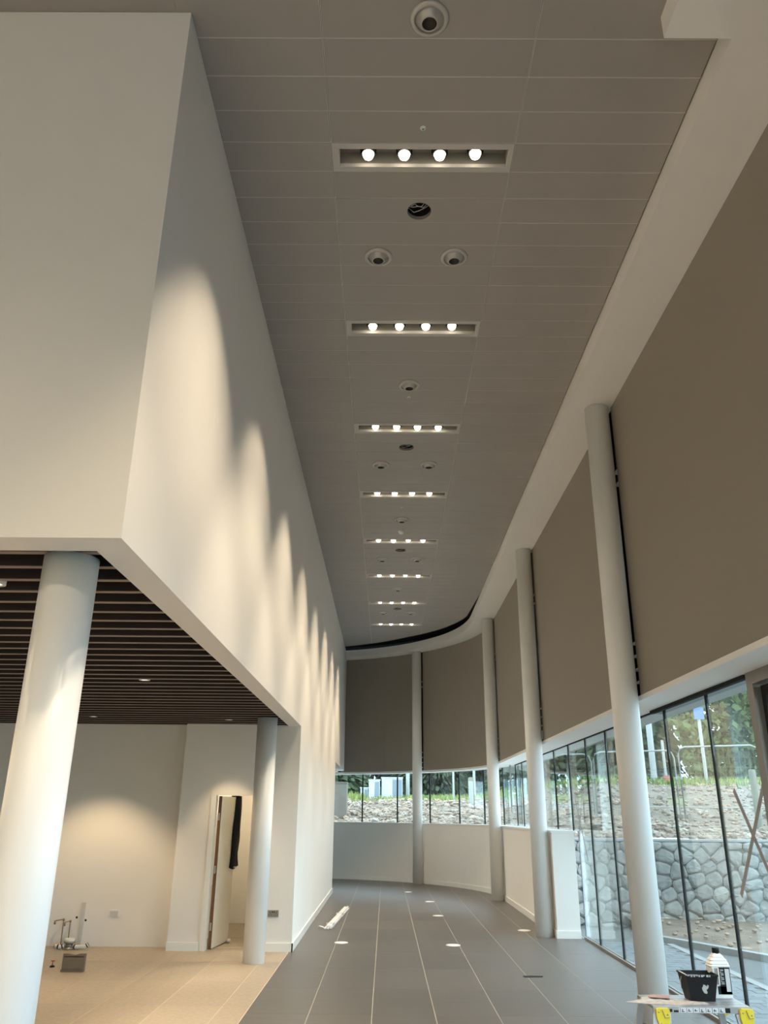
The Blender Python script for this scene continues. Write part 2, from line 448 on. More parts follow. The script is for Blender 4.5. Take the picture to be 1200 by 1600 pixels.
# right-hand bulkhead: fascia and soffit following the facade
b = MB()
sweep(b, S(3.585), S_END-0.5, -0.515, -0.475, ZS, 6.50)
sweep(b, S(3.585), S_END-0.5, -0.475, 0.02, ZS, ZS+0.04)
bulk = b.build('ceiling_bulkhead', M['soffit'])
tag(bulk, 'white curved bulkhead framing the grey ceiling along the facade', None, None, 'structure')
st = MB().box(1.706, 3.2, -7, 3.585, ZS, 6.60).build('ceiling_beam', M['soffit'])
tag(st, 'white dropped beam at the near corner of the ceiling', None, None, 'structure')

# ------------------------------------------------------------------ left walls
w = MB()
w.box(-8.0, WX, YF, YF+0.205, 2.965, ZC-0.004)
w.box(WX-0.185, WX, YF+0.205, 25.6, 2.965, ZC-0.004)
wl_ = w.build('wall_left', M['wall']); tag(wl_, 'tall white bulkhead wall above the slatted ceiling', None, None, 'structure')
w = MB()
w.box(WX-0.2, WX, YP+0.1, YE, 0, 2.965)
w.box(-1.72+0.07, WX, YP, YP+0.1, 0, 2.965)
w.box(-2.96, -2.50, YP, YP+0.1, 0, 2.985)
w.box(-2.50, -1.65, YP, YP+0.1, 2.055, 2.985)
w.box(-2.96, -2.86, YP+0.1, YB+0.05, 0, 2.985)
wp = w.build('wall_door', M['wall']); tag(wp, 'white wall with the open door, and the pier turning into the hall', None, None, 'structure')
wb = MB().box(-7.7, -2.96, YB, YB+0.1, 0, 3.2).build('wall_back', M['wall']); tag(wb, 'white back wall with pipes and holes left in it', None, None, 'structure')
w = MB().box(-7.8, -7.6, -7, YB+0.1, 0, 6.7).build('wall_side', M['wall']); tag(w, 'white side wall of the tiled room', None, None, 'structure')
# store room behind the door
w = MB().box(-2.96, -2.66, YB+0.05, 15.2, 0, 2.45).box(-2.66, -1.46, 15.1, 15.2, 0, 2.45).box(-2.96, -1.46, YB-0.2, 15.2, 2.45, 2.5)
w = w.build('wall_store', M['wall']); tag(w, 'cream walls of the small lit room behind the door', None, None, 'structure')
MB().box(-2.66, -2.645, YB+0.2, 15.1, 0, 0.1).box(-2.645, -1.47, 15.085, 15.1, 0, 0.1).build('skirting', M['skirting'], w)
# alcove at the far end
w = MB().box(-5.0, WX-0.2, YE-0.1, YE, 0, 2.965).box(-5.1, -5.0, YE, 25.9, 0, 2.965).box(-5.1, WX-0.185, YE-0.1, 25.9, 2.93, 2.965)
w = w.build('wall_alcove', M['wall']); tag(w, 'white side passage at the far end of the hall', None, None, 'structure')
# back of the hall behind the camera: unseen wall, its opening sized to shape the daylight
w = MB().box(-7.8, 3.2, -7.1, -7.0, 3.3, 6.7).box(-7.8, -3.0, -7.1, -7.0, 0, 3.3).box(2.9, 3.2, -7.1, -7, 0, 3.3)
w = w.build('wall_entrance', M['wall']); tag(w, 'unseen entrance wall with an opening sized to shape the daylight', None, None, 'structure')

# skirtings
b = MB().box(WX, WX+0.016, YP-0.016, YE, 0, 0.105).box(-1.65, WX+0.016, YP-0.016, YP, 0, 0.105).box(-2.965, -2.52, YP-0.016, YP, 0, 0.105)
b = b.build('baseboard_left', M['skirting']); tag(b, 'white skirting along the left wall and the door wall', None, None, 'structure')
# far low wall, its sill and skirting
lw = sweep(MB(), S(13.65), S_END, 0.0, 0.36, 0, ZL-0.03).build('wall_far', M['wall'])
tag(lw, 'white curved low wall below the ribbon window', None, None, 'structure')
sl = sweep(MB(), S(13.645), S_END, -0.012, 0.385, ZL-0.03, ZL).build('window_sill', M['skirting'])
tag(sl, 'white sill capping the curved low wall', None, None, 'structure')
bs = sweep(MB(), S(13.65), S_END, -0.016, 0.0, 0, 0.105); bs.box(XW-0.016, XW+0.36, 13.634, 13.65, 0, 0.105)
bs = bs.build('baseboard_far', M['skirting']); tag(bs, 'white skirting of the curved low wall', None, None, 'structure')
# outer wall above the glazing, with the window-head soffit
ow = sweep(MB(), S(-7), S_END, 0.10, 0.43, ZH+0.05, 6.72).build('wall_right', M['slotback'])
tag(ow, 'dark outer wall behind the taupe panels', None, None, 'structure')
hs = sweep(MB(), S(-7), S_END, -0.004, 0.43, ZH, ZH+0.05).build('trim_1', M['soffit'])
tag(hs, 'white window head soffit under the taupe panels', None, None, 'structure')

# ------------------------------------------------------------------ taupe panels
cols_s = [S(2.95), S(8.43), S(13.876), S(19.369), 0]
sc_far = math.atan2(3.85, 3.841)*RAD
CS = [S(2.95), S(8.43), S(13.876), S(19.38), sc_far]
edges = [(S(-2.6), CS[0]-0.05), (CS[0]+0.10, CS[1]-0.03), (CS[1]+0.15, CS[2]-0.03), (CS[2]+0.15, CS[3]-0.05), (CS[3]+0.10, CS[4]-0.09), (CS[4]+0.09, RAD*R(73.5))]
PL = [None, 'nearest taupe fabric panel at the right edge, reaching the first window-side column', 'second taupe fabric panel, between the first and second window-side columns',
      'third taupe fabric panel, narrow in view between the second and third window-side columns', 'curved taupe fabric panel left of the third window-side column', 'darkest curved taupe fabric panel, against the far end of the left wall']
for k, (a, e) in enumerate(edges):
    if k == 0: continue
    t0, _ = curve(0.0, (a+e)/2)
    o = sweep(MB(), a, e, 0.0, 0.03, ZH+0.052, ZS-0.002).build('wall_panel', M['panel'], None, origin=(t0.x, t0.y, ZH+0.052))
    tag(o, PL[k], 'wall panel', 'taupe fabric panels above the glazing')
    bt = sweep(MB(), a, e, 0.03, 0.082, ZH+0.3, ZH+0.36); sweep(bt, a, e, 0.03, 0.082, ZS-0.4, ZS-0.34)
    bt.build('fixing_batten', M['slotback'], o, local=False)
SLZ = [5.483, 5.33, 3.475, 3.338, 3.196, 3.063]
SN = [None, 'dark upright slot with white clips behind the nearest window-side column', 'dark upright slot with white clips and a white box behind the second window-side column',
      'dark upright slot with white clips behind the third window-side column', 'dark upright slot with white clips behind the farthest column']
for k in range(1, 5):
    s = CS[k]; hw = 0.10 if k < 4 else 0.075
    c0, n0 = curve(0.07, s+(0.06 if k in (1, 2) else 0.02 if k == 3 else 0))
    sm = s+(0.06 if k in (1, 2) else 0.02 if k == 3 else 0)
    root = sweep(MB(), sm-hw, sm+hw, 0.07, 0.084, ZH+0.052, ZS-0.002).build('cable_slot', M['slotback'], None, origin=(c0.x, c0.y, ZH+0.052))
    tag(root, SN[k], 'cable slot', 'dark slots between the panels')
    for z in SLZ:
        z += 0 if k == 1 else -0.02*(k-1)
        sweep(MB(), sm-hw+0.012, sm+0.03, -0.006, 0.07, z, z+0.018).build('clip', M['white_pl'], root)
    sweep(MB(), sm+0.01, sm+0.03, 0.04, 0.07, 3.0, 5.5).build('cable', M['black'], root)
    if k == 2:
        sweep(MB(), sm-hw+0.015, sm-0.02, -0.012, 0.07, 2.96, 3.10).build('connection_box', M['white_pl'], root)

# ------------------------------------------------------------------ columns
CO = [(-1.645, 3.955, 0, 2.985, 'thick white round column at the left edge, under the corner of the slatted ceiling'),
      (-1.645, 11.30, 0, 2.985, 'white round column standing in front of the open door'),
      (2.482, 8.43, 0, ZS, 'nearest tall white round column before the glazing, behind the step stool'),
      (2.484, 13.876, 0, ZS, 'tall white round column beside the end of the low wall'),
      (2.484, 19.369, 0, ZS, 'tall white round column where the hall begins to curve'),
      (0.886, 23.66, 0, ZS, 'farthest white round column, in the middle of the curved end wall')]
for i, (x, y, z0, z1, lab) in enumerate(CO):
    rr = 0.137
    prof = [(0, z0), (rr, z0), (rr, z1-0.001), (0, z1-0.001)]
    o = MB().lathe([(rr, 0.0), (rr, z1-0.002)], (x, y, z0), 48, cap0=True, cap1=True).build('column', M['column'], None, origin=(x, y, z0))
    tag(o, lab, 'column', 'white round columns')
    if i in (0, 2):
        pass
# ------------------------------------------------------------------ slatted ceiling of the left room
zsl = 2.985
sc_root = MB().box(-7.6, WX-0.185, YF+0.205, YB+0.0, 3.25, 3.33).build('ceiling_slatted', M['void'])
tag(sc_root, 'dark slatted timber ceiling of the tiled room', None, None, 'structure')
n_sl = 0; slat_me = None
for k in range(-0, 34):
    y = 3.868+0.2547*k
    if y > YB-0.05: break
    if slat_me is None:
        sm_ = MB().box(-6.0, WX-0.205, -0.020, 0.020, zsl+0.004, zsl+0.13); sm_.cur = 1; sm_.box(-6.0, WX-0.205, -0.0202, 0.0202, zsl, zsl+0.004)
        o = sm_.build('slat', [M['slat'], M['slat_lit_edge']], sc_root, local=True); slat_me = o.data
    else:
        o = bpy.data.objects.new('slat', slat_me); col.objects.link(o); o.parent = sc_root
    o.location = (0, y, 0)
    if k == 0: slat_me = o.data
# dark edge angle along the lip
MB().box(WX-0.20, WX-0.186, YF+0.205, YP-0.005, 2.985, 3.25).box(-7.6, WX-0.2, YF+0.206, YF+0.222, 2.985, 3.25).build('edge_angle', M['slotback'], sc_root)
for x in (-2.6, -4.2, -5.6):
    MB().box(x-0.02, x+0.02, YF+0.23, YB-0.02, zsl+0.131, zsl+0.17).build('carrier_rail', M['void'], sc_root)

# downlights in the slatted ceiling
def spot(name, loc, watt, cone, blend, parent, colr=LAMP_COL, size=0.04, tilt=(0, 0)):
    d = bpy.data.lights.new(name, 'SPOT'); d.energy = watt; d.color = colr; d.spot_size = R(cone); d.spot_blend = blend; d.shadow_soft_size = size
    o = bpy.data.objects.new(name, d); col.objects.link(o)
    if parent: o.parent = parent; o.location = Vector(loc)-wloc(parent)
    else: o.location = loc
    o.rotation_euler = (R(tilt[0]), R(tilt[1]), 0)
    return o
DL = [(-2.25, 11.636, 'round downlight in the slatted ceiling, before the open door'),
      (-4.10, 11.38, 'round downlight in the slatted ceiling, before the pipes on the back wall'),
      (-2.44, 8.0, 'lit round downlight in the middle of the dark slatted ceiling'),
      (-2.30, 4.49, 'round downlight between the nearest slats at the left edge'),
      (-4.3, 8.0, 'round downlight in the slatted ceiling, hidden behind the thick left column'),
      (-4.3, 4.49, 'round downlight in the slatted ceiling, outside the left edge near the front')]
for x, y, lab in DL:
    k = round((y-3.868-0.127)/0.2547); y = 3.868+0.127+0.2547*k
    root = empty('downlight', (x, y, zsl+0.01)); tag(root, lab, 'downlight', 'downlights in the slatted ceiling')
    MB().lathe([(0.036, 0.0), (0.055, 0.0), (0.055, 0.13), (0.036, 0.13), (0.036, 0.004)], (x, y, zsl+0.008), 20).build('housing', M['paleg_pl'], root)
    MB().lathe([(0.0001, 0.006), (0.034, 0.012)], (x, y, zsl+0.008), 20).build('lens', M['lens_small'], root)
    spot('downlight_lamp', (x, y, zsl), DOWN_W*(0.42 if x > -2.28 and y > 11 else 1.0), (70 if x > -2.28 and y > 11 else 96), 0.5, root, colr=(1.0, 0.73, 0.43), size=0.03)
# lamp of the small room behind the door
root = empty('ceiling_lamp', (-2.1, 13.9, 2.45)); tag(root, 'round ceiling lamp of the small room behind the door', 'lamp')
MB().lathe([(0.0001, -0.05), (0.10, -0.045), (0.12, -0.02), (0.12, 0.0)], (-2.1, 13.9, 2.449), 24).build('shade', M['lens_small'], root)
pl = bpy.data.lights.new('store_lamp', 'POINT'); pl.energy = 14; pl.color = (1, 0.80, 0.52); pl.shadow_soft_size = 0.1
po = bpy.data.objects.new('store_lamp', pl); col.objects.link(po); po.parent = root; po.location = (0, 0, -0.16)

# ------------------------------------------------------------------ four-lamp ceiling lights
ORD = ['first', 'second', 'third', 'fourth', 'fifth', 'sixth', 'seventh', 'eighth']
LLAB = ['largest and nearest four-lamp recessed ceiling light', 'second four-lamp recessed ceiling light, beyond the first pair of round diffusers',
        'third four-lamp recessed ceiling light, just beyond a single diffuser and before a cable hole', 'fourth four-lamp recessed ceiling light, beyond the second pair of diffusers',
        'fifth four-lamp recessed ceiling light, right behind the smoke detector', 'sixth four-lamp recessed ceiling light, beyond the third pair of diffusers',
        'seventh four-lamp recessed ceiling light, the last but one down the hall', 'smallest and farthest four-lamp recessed ceiling light, before the black ceiling edge']
proto_lamp = None
for i, r in enumerate(sorted(LIGHT_ROWS)):
    y0 = Y0P+PITCH*r; yc = y0+PITCH/2; xc = 0.245
    root = empty('ceiling_light', (xc, yc, ZC)); tag(root, LLAB[i], 'ceiling light', 'four-lamp recessed lights down the hall ceiling')
    xa, xb, ya, yb = -0.447, 0.937, y0+0.002, y0+PITCH-0.002
    xi, xj, yi, yj = -0.392, 0.882+0.02, yc-0.088, yc+0.088
    fr = MB()
    fr.box(xa, xb, ya, yi, ZC-0.004, ZC+0.03).box(xa, xb, yj, yb, ZC-0.004, ZC+0.03).box(xa, xi, yi, yj, ZC-0.004, ZC+0.03).box(xj, xb, yi, yj, ZC-0.004, ZC+0.03)
    fr.build('frame', M['fitting'], root)
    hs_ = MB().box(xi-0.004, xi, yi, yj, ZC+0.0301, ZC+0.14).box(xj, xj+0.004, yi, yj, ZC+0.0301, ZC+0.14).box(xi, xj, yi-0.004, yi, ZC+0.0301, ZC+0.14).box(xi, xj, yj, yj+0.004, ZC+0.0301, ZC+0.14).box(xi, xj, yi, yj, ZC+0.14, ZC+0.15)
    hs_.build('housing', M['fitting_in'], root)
    for q, x in enumerate((-0.17, 0.107, 0.38, 0.652)):
        ty = rnd.uniform(-0.012, 0.012); dz = rnd.uniform(-0.006, 0.006)
        lp = MB().lathe([(0.03, 0.105), (0.052, 0.06), (0.054, 0.022), (0.047, 0.022), (0.045, 0.05)], (0, 0, 0), 20)
        lp.box(-0.062, -0.052, -0.006, 0.006, 0.02, 0.13); lp.box(0.052, 0.062, -0.006, 0.006, 0.02, 0.13)
        lo = lp.build('lamp', M['black'], root, local=True); lo.location = Vector((x, yc-0.012+ty, ZC+dz))-wloc(root)
        lens = MB().lathe([(0.0001, -0.026), (0.02, -0.022), (0.036, -0.008), (0.045, 0.022)], (0, 0, 0), 20).build('lens', M['lens'], lo, local=True)
        spot('lamp_beam', (x, yc-0.012+ty, ZC-0.035), LAMP_W, 75, 0.36, root, size=0.045, tilt=(rnd.uniform(-2, 2), 6.5+rnd.uniform(-2, 2)))

# unseen spots added behind the camera to brighten the front wall and ceiling
for x in (-4.8, -2.4, 0.245):
    for k in range(4):
        y = Y0P+PITCH*(-8*(k+1))+PITCH/2
        if x < 0 and k < 2: continue
        spot('entrance_fill_beam', (x, y, ZC-0.035), LAMP_W*(3.4 if x > 0 else 2.4), 79 if x > 0 else 150, 0.5, None, size=0.1, tilt=(0, 0))

# ------------------------------------------------------------------ air diffusers
DF = [(0.242, 3.597, 'largest round air diffuser, at the top edge of the ceiling'), (-0.103, 5.905, 'left one of the nearest pair of round air diffusers'),
      (0.584, 5.905, 'right one of the nearest pair of round air diffusers'), (0.242, 8.21, 'single round air diffuser between the second and third ceiling lights'),
      (-0.103, 10.487, 'left one of the second pair of round air diffusers'), (0.587, 10.48, 'right one of the second pair of round air diffusers'),
      (0.242, 12.775, 'single round air diffuser just before the smoke detector'), (-0.102, 15.03, 'left one of the third pair of round air diffusers'),
      (0.588, 15.02, 'right one of the third pair of round air diffusers'), (0.242, 17.24, 'single round air diffuser between the sixth and seventh ceiling lights'),
      (-0.09, 19.48, 'left one of the farthest pair of round air diffusers'), (0.59, 19.47, 'right one of the farthest pair of round air diffusers')]
proto = None
def dup(root, loc):
    r = root.copy(); col.objects.link(r); r.location = loc
    for ch in list(root.children):
        c = ch.copy(); col.objects.link(c); c.parent = r
        for g in list(ch.children):
            d = g.copy(); col.objects.link(d); d.parent = c
    return r
for x, y, lab in DF:
    if proto is None:
        root = empty('air_diffuser', (x, y, ZC))
        MB().lathe([(0.124, -0.0005), (0.126, -0.006), (0.118, -0.012), (0.098, -0.022), (0.094, -0.016), (0.094, 0.0)], (0, 0, 0), 40).build('outer_ring', M['diffuser'], root, local=True)
        MB().lathe([(0.094, -0.002), (0.088, -0.004), (0.080, -0.018), (0.062, -0.040), (0.053, -0.052), (0.047, -0.050), (0.047, -0.030)], (0, 0, 0), 40).build('inner_cone', M['diffuser'], root, local=True)
        MB().lathe([(0.047, -0.046), (0.045, -0.016), (0.0001, -0.012)], (0, 0, 0), 32).build('throat', M['diffuser_in'], root, local=True)
        proto = root
    else: root = dup(proto, (x, y, ZC))
    tag(root, lab, 'air diffuser', 'round air diffusers in the hall ceiling')

# ------------------------------------------------------------------ cable holes
HL = ['nearest round ceiling hole with loose white cables, before the first diffuser pair', 'second round ceiling hole with loose cables, just beyond the third ceiling light',
      'third round ceiling hole, beyond the fifth ceiling light', 'farthest round ceiling hole, beyond the seventh ceiling light']
for (x, y), lab in zip(HOLES, HL):
    r_ = math.floor((y-Y0P)/PITCH); y = min(max(y, Y0P+PITCH*r_+0.1115), Y0P+PITCH*(r_+1)-0.1115)
    root = empty('cable_hole', (x, y, ZC)); tag(root, lab, 'ceiling hole', 'open round holes in the hall ceiling')
    MB().lathe([(0.096, 0.0), (0.098, -0.002), (0.100, 0.0), (0.100, 0.20), (0.0001, 0.20)], (0, 0, 0), 32).build('sleeve', M['void'], root, local=True)
    for k in range(3):
        a0 = 2.9+k*0.5; a1 = -0.3-k*0.35
        pts = [(0.092*math.cos(a0), 0.092*math.sin(a0)*0.8, 0.05-0.02*k)]
        for t in (0.25, 0.5, 0.75):
            pts.append((0.092*((1-t)*math.cos(a0)+t*math.cos(a1)), 0.05*((1-t)*math.sin(a0)+t*math.sin(a1))+0.02*math.sin(t*6+k*2), 0.02-0.014*math.sin(t*3.1)+0.01*k))
        pts.append((0.092*math.cos(a1), 0.092*math.sin(a1)*0.7, 0.05))
        MB().tube(pts, 0.0028, 6).build('cable', M['white_pl'], root, local=True)

# ------------------------------------------------------------------ sprinklers and detector
SPR = [(0.239, 4.457, 'nearest small sprinkler head, just before the first ceiling light'), (0.246, 8.494, 'small sprinkler head just beyond the single diffuser before the third light'),
       (0.247, 12.198, 'small sprinkler head beyond the fourth ceiling light'), (0.248, 15.84, 'small sprinkler head just before the sixth ceiling light'),
       (0.247, 19.82, 'farthest small sprinkler head, between the farthest diffuser pair and the last light')]
proto = None
for x, y, lab in SPR:
    if proto is None:
        root = empty('sprinkler', (x, y, ZC))
        MB().lathe([(0.022, -0.0005), (0.022, -0.004), (0.010, -0.007), (0.008, -0.012)], (0, 0, 0), 20).build('escutcheon', M['white_pl'], root, local=True)
        MB().lathe([(0.0001, -0.02), (0.006, -0.018), (0.007, -0.010), (0.0001, -0.009)], (0, 0, 0), 12).build('bulb', mat('green_sprinkler_bulb', (0.10, 0.35, 0.12), 0.4), root, local=True)
        proto = root
    else: root = dup(proto, (x, y, ZC))
    tag(root, lab, 'sprinkler', 'sprinkler heads in the hall ceiling')
root = empty('smoke_detector', (0.242, 13.368, ZC)); tag(root, 'white domed smoke detector just before the fifth ceiling light', 'smoke detector')
MB().lathe([(0.060, -0.0005), (0.060, -0.014), (0.052, -0.016)], (0, 0, 0), 24).build('base', M['white_pl'], root, local=True)
MB().lathe([(0.050, -0.014), (0.050, -0.030), (0.036, -0.048), (0.0001, -0.052)], (0, 0, 0), 24).build('dome', M['white_pl'], root, local=True)

# ------------------------------------------------------------------ glazing along the right side
GX = 3.08
win = empty('window_1', (GX, 9.0, 0)); tag(win, 'tall frameless glazing along the right side of the hall', None, None, 'structure')
MY = [4.2, 6.66, 7.79, 9.02, 10.30, 11.56, 12.76, 13.98, 15.22, 16.44, 17.66, 18.88]
for y in MY[2:]:
    z0 = ZL if y > 13.65 else 0.03
    MB().box(GX-0.014, GX+0.014, y-0.010, y+0.010, z0, ZH).build('mullion', M['frame_dark'], win)
for a, e in zip(MY[1:], MY[2:]):
    cuts = [(a, e)] if not (a < 13.65 < e) else [(a, 13.65), (13.65, e)]
    for p, q in cuts:
        z0 = ZL if p >= 13.65 else 0.035
        y0 = p+(0.011 if p in MY else 0.0); y1 = q-(0.011 if q in MY else 0.0)
        if p == MY[1]: y0 = p+0.055
        MB().box(GX-0.006, GX+0.006, y0, y1, z0, ZH-0.012).build('pane', M['glass'], win)
MB().box(GX-0.006, GX+0.006, 18.891, CY-0.012, ZL, ZH-0.012).build('pane', M['glass'], win)
MB().box(GX-0.02, GX+0.02, 6.76, CY, ZH-0.012, ZH).build('head_rail', M['frame_dark'], win)
MB().box(GX-0.07, GX-0.02, 6.76, 9.3, ZH-0.035, ZH-0.0).build('head_track', M['frame_dark'], win)
MB().box(GX-0.04, GX-0.012, 6.76, 13.63, 0, 0.035).box(GX+0.012, GX+0.03, 6.76, 13.63, 0, 0.035).build('floor_rail', M['frame_tan'], win)
MB().box(GX-0.012, GX+0.012, 6.76, 13.63, 0, 0.012).build('rail_channel', M['frame_dark'], win)
MB().box(GX-0.008, GX+0.008, 13.634, 13.65, 0.035, ZL).build('end_gasket', M['frame_dark'], win)
# tape crosses
for (ya, za, yb, zb, yc_, zc_, yd, zd, w_, lab) in ((7.43, 1.979, 6.80, 1.115, 6.82, 2.011, 7.579, 1.118, 0.052, 'large grey tape cross on the glass pane near the right edge'),
                                               (13.70, 2.014, 13.115, 1.119, 13.186, 2.109, 13.80, 1.094, 0.026, 'thin grey tape cross on the glass beside the end of the low wall')):
    root = empty('tape_cross', (GX-0.007, (ya+yb)/2, 1.55)); tag(root, lab, 'tape', 'tape crosses on the glazing')
    MB().bar((GX-0.0075, ya, za), (GX-0.0075, yb, zb), 0.002, w_, (0, 0, 1)).build('tape_strip', M['tape'], root)
    MB().bar((GX-0.0085, yc_, zc_), (GX-0.0085, yd, zd), 0.0015, w_, (0, 0, 1)).build('tape_strip', M['tape'], root)
# entrance door at the near end of the glazing
d2 = empty('door_2', (GX, 5.4, 0)); tag(d2, 'bronze framed glazed entrance door at the right edge', None, None, 'structure')
MB().box(GX-0.075, GX+0.06, 6.60, 6.715, 0, ZH).build('door_frame', M['frame_tan'], d2)
MB().box(GX-0.075, GX+0.06, 4.2, 6.60, ZH-0.10, ZH).build('door_frame', M['frame_tan'], d2)
lf = MB().box(GX-0.02, GX+0.03, 6.52, 6.585, 0.02, ZH-0.12).box(GX-0.02, GX+0.03, 5.3, 5.365, 0.02, ZH-0.12).box(GX-0.02, GX+0.03, 5.365, 6.52, ZH-0.19, ZH-0.12).box(GX-0.02, GX+0.03, 5.365, 6.52, 0.02, 0.12)
lf = lf.build('door_leaf', M['frame_dark'], d2)
MB().box(GX-0.002, GX+0.008, 5.365, 6.52, 0.12, ZH-0.19).build('door_pane', M['glass'], d2)
# more glazing beside and behind the camera
for k in range(6):
    MB().box(GX-0.03, GX+0.03, 4.2-1.9*k-0.012, 4.2-1.9*k+0.012, 0, ZH).build('mullion', M['frame_dark'], win)

# far curved ribbon window
w2 = empty('window_2', (0.9, 24.6, ZL)); tag(w2, 'curved ribbon window above the low end wall', None, None, 'structure')
sk = [0.0, 1.16, 2.311, 3.489, 4.674, 5.861, 7.039, 8.2]
sref = [(math.pi/2*(RAD+0.435)-s)/(RAD+0.435)*RAD for s in sk]       # back to reference arc length
sref = [math.pi/2*RAD-s/(RAD+0.435)*RAD for s in sk]
sref = [math.pi/2*RAD-(v)/(RAD+0.435)*RAD for v in sk]
sref = sorted([x for x in sref if x > 0.05]+[0.0])
# extend to the far left
sref2 = sref+[math.pi/2*RAD+1.2, S_END-0.02]
pts = [curve(0.435, s) for s in sref2]
for i, (p, n) in enumerate(pts):
    t = Vector((-n.y, n.x))
    q = [p-t*0.017-n*0.014, p-t*0.017+n*0.014, p+t*0.017+n*0.014, p+t*0.017-n*0.014]
    MB().prism([(v.x, v.y) for v in q], ZL, ZH, ).build('mullion', M['frame_dark'], w2)
for (p, n), (q, m_) in zip(pts, pts[1:]):
    d = (q-p).normalized(); nn = Vector((d.y, -d.x)); a = p+d*0.0185; e = q-d*0.0185
    pp = [a-nn*0.006, a+nn*0.006, e+nn*0.006, e-nn*0.006]
    if area([(v.x, v.y) for v in pp]) < 0: pp = pp[::-1]
    MB().prism([(v.x, v.y) for v in pp], ZL, ZH-0.004).build('pane', M['glass'], w2)

# ------------------------------------------------------------------ internal door
d1 = empty('door_1', (-2.42, YP, 0)); tag(d1, 'cream internal door standing open into the small room', None, None, 'structure')
fr = MB().box(-2.515, -2.44, YP-0.018, YP+0.118, 0, 2.065).box(-1.73, -1.655, YP-0.018, YP+0.118, 0, 2.065).box(-2.44, -1.73, YP-0.018, YP+0.118, 1.99, 2.065)
fr.build('door_frame', M['skirting'], d1)
hx, hy = -2.425, YP+0.125
ang = math.atan2(0.10, 0.735)
leaf = empty('door_leaf', (hx-d1.location.x, hy-d1.location.y, 0), -ang, d1)
# leaf local: x thickness (0..0.044), y length
bpy.data.objects.remove(leaf)
def leaf_pt(x, y, z): 
    c, s = math.cos(-ang), math.sin(-ang)
    return (hx+c*x-s*y, hy+s*x+c*y, z)
def leaf_box(mb, x0, x1, y0, y1, z0, z1):
    P = [leaf_pt(x, y, z) for z in (z0, z1) for x, y in ((x0, y0), (x1, y0), (x1, y1), (x0, y1))]
    return mb.poly(P, [(0, 3, 2, 1), (4, 5, 6, 7), (0, 1, 5, 4), (1, 2, 6, 5), (2, 3, 7, 6), (3, 0, 4, 7)])
lf = MB(); leaf_box(lf, 0.0, 0.044, 0.004, 0.738, 0.012, 1.978)
leafo = lf.build('door_leaf', M['doorface'], d1)
le = MB(); leaf_box(le, -0.001, 0.045, -0.001, 0.004, 0.010, 1.979); leaf_box(le, -0.001, 0.045, 0.0, 0.738, 0.008, 0.012)
le.build('lipping', M['dooredge'], leafo)
for z in (1.70, 1.0, 0.28):
    hg = MB(); leaf_box(hg, 0.006, 0.030, -0.004, -0.001, z-0.05, z+0.05); hg.build('hinge', M['steel'], leafo)
hd = MB(); hd.tube([leaf_pt(0.044, 0.68, 1.0), leaf_pt(0.10, 0.68, 1.0), leaf_pt(0.10, 0.58, 1.0)], 0.009, 8); hd.build('handle', M['steel'], leafo)
# black garment over the top corner of the door
def garment():
    mb = MB(); n, m = 16, 22; P = []; F = []
    for j in range(m):
        t = j/(m-1)
        z = 1.992-1.0*t
        w0 = 0.055+0.085*min(1, t*1.6)-0.01*math.sin(t*9)
        th = 0.040+0.02*t
        for i in range(n):
            a = 2*math.pi*i/n
            wob = 1+0.16*math.sin(3*a+t*5)+0.10*math.sin(5*a-t*8)
            P.append((0.060+th*math.cos(a)*wob+0.012*math.sin(t*5), 0.715-0.03*t+w0*math.sin(a)*wob, z+0.02*math.sin(a*2)*t*(1 if j > m-3 else 0)))
    for j in range(m-1):
        for i in range(n):
            k = (i+1) % n; F.append((j*n+i, j*n+k, (j+1)*n+k, (j+1)*n+i))
    F.append(tuple(range(n))); F.append(tuple(reversed(range((m-1)*n, m*n))))
    mb.poly([leaf_pt(*p) for p in P], F, True)
    return mb
gx, gy, _ = leaf_pt(0.06, 0.715, 0)
g = garment().build('jacket', M['cloth'], None, origin=(gx, gy, 0.99)); tag(g, 'black jacket hanging over the open cream door', 'jacket')
fo = MB(); leaf_box(fo, -0.028, 0.075, 0.665, 0.757, 1.979, 1.998); leaf_box(fo, -0.028, -0.004, 0.665, 0.757, 1.55, 1.998)
fo.build('folded_collar', M['cloth'], g)
bd = MB(); P = [leaf_pt(0.0605+0.07*math.cos(a), 0.70+0.07*math.sin(a), z) for z in (1.55, 1.63) for a in (-1.85, -1.65, -1.45, -1.25)]
bd.poly(P, [(0, 1, 5, 4), (1, 2, 6, 5), (2, 3, 7, 6)]); 
bdg = bd.build('badge', M['white_pl'], g)
for z_, o_ in ((1.0, -0.1),):
    cf = MB(); leaf_box(cf, 0.03, 0.085, 0.60, 0.64, 0.985, 1.015); cf.build('pale_cuff', M['paleg_pl'], g)
dp = leaf_pt(0.07, 0.60, 0)
ds = MB().lathe([(0.0001, 0.0), (0.022, 0.006), (0.028, 0.03), (0.026, 0.09), (0.012, 0.115), (0.0001, 0.12)], (dp[0]+0.02, dp[1]-0.03, 0.029), 14, axis='y')
ds = ds.build('door_stop', M['paleg_pl'], None, origin=(dp[0]+0.02, dp[1]+0.03, 0.0)); tag(ds, 'small pale rolled wad wedged at the foot of the open door', 'door stop')
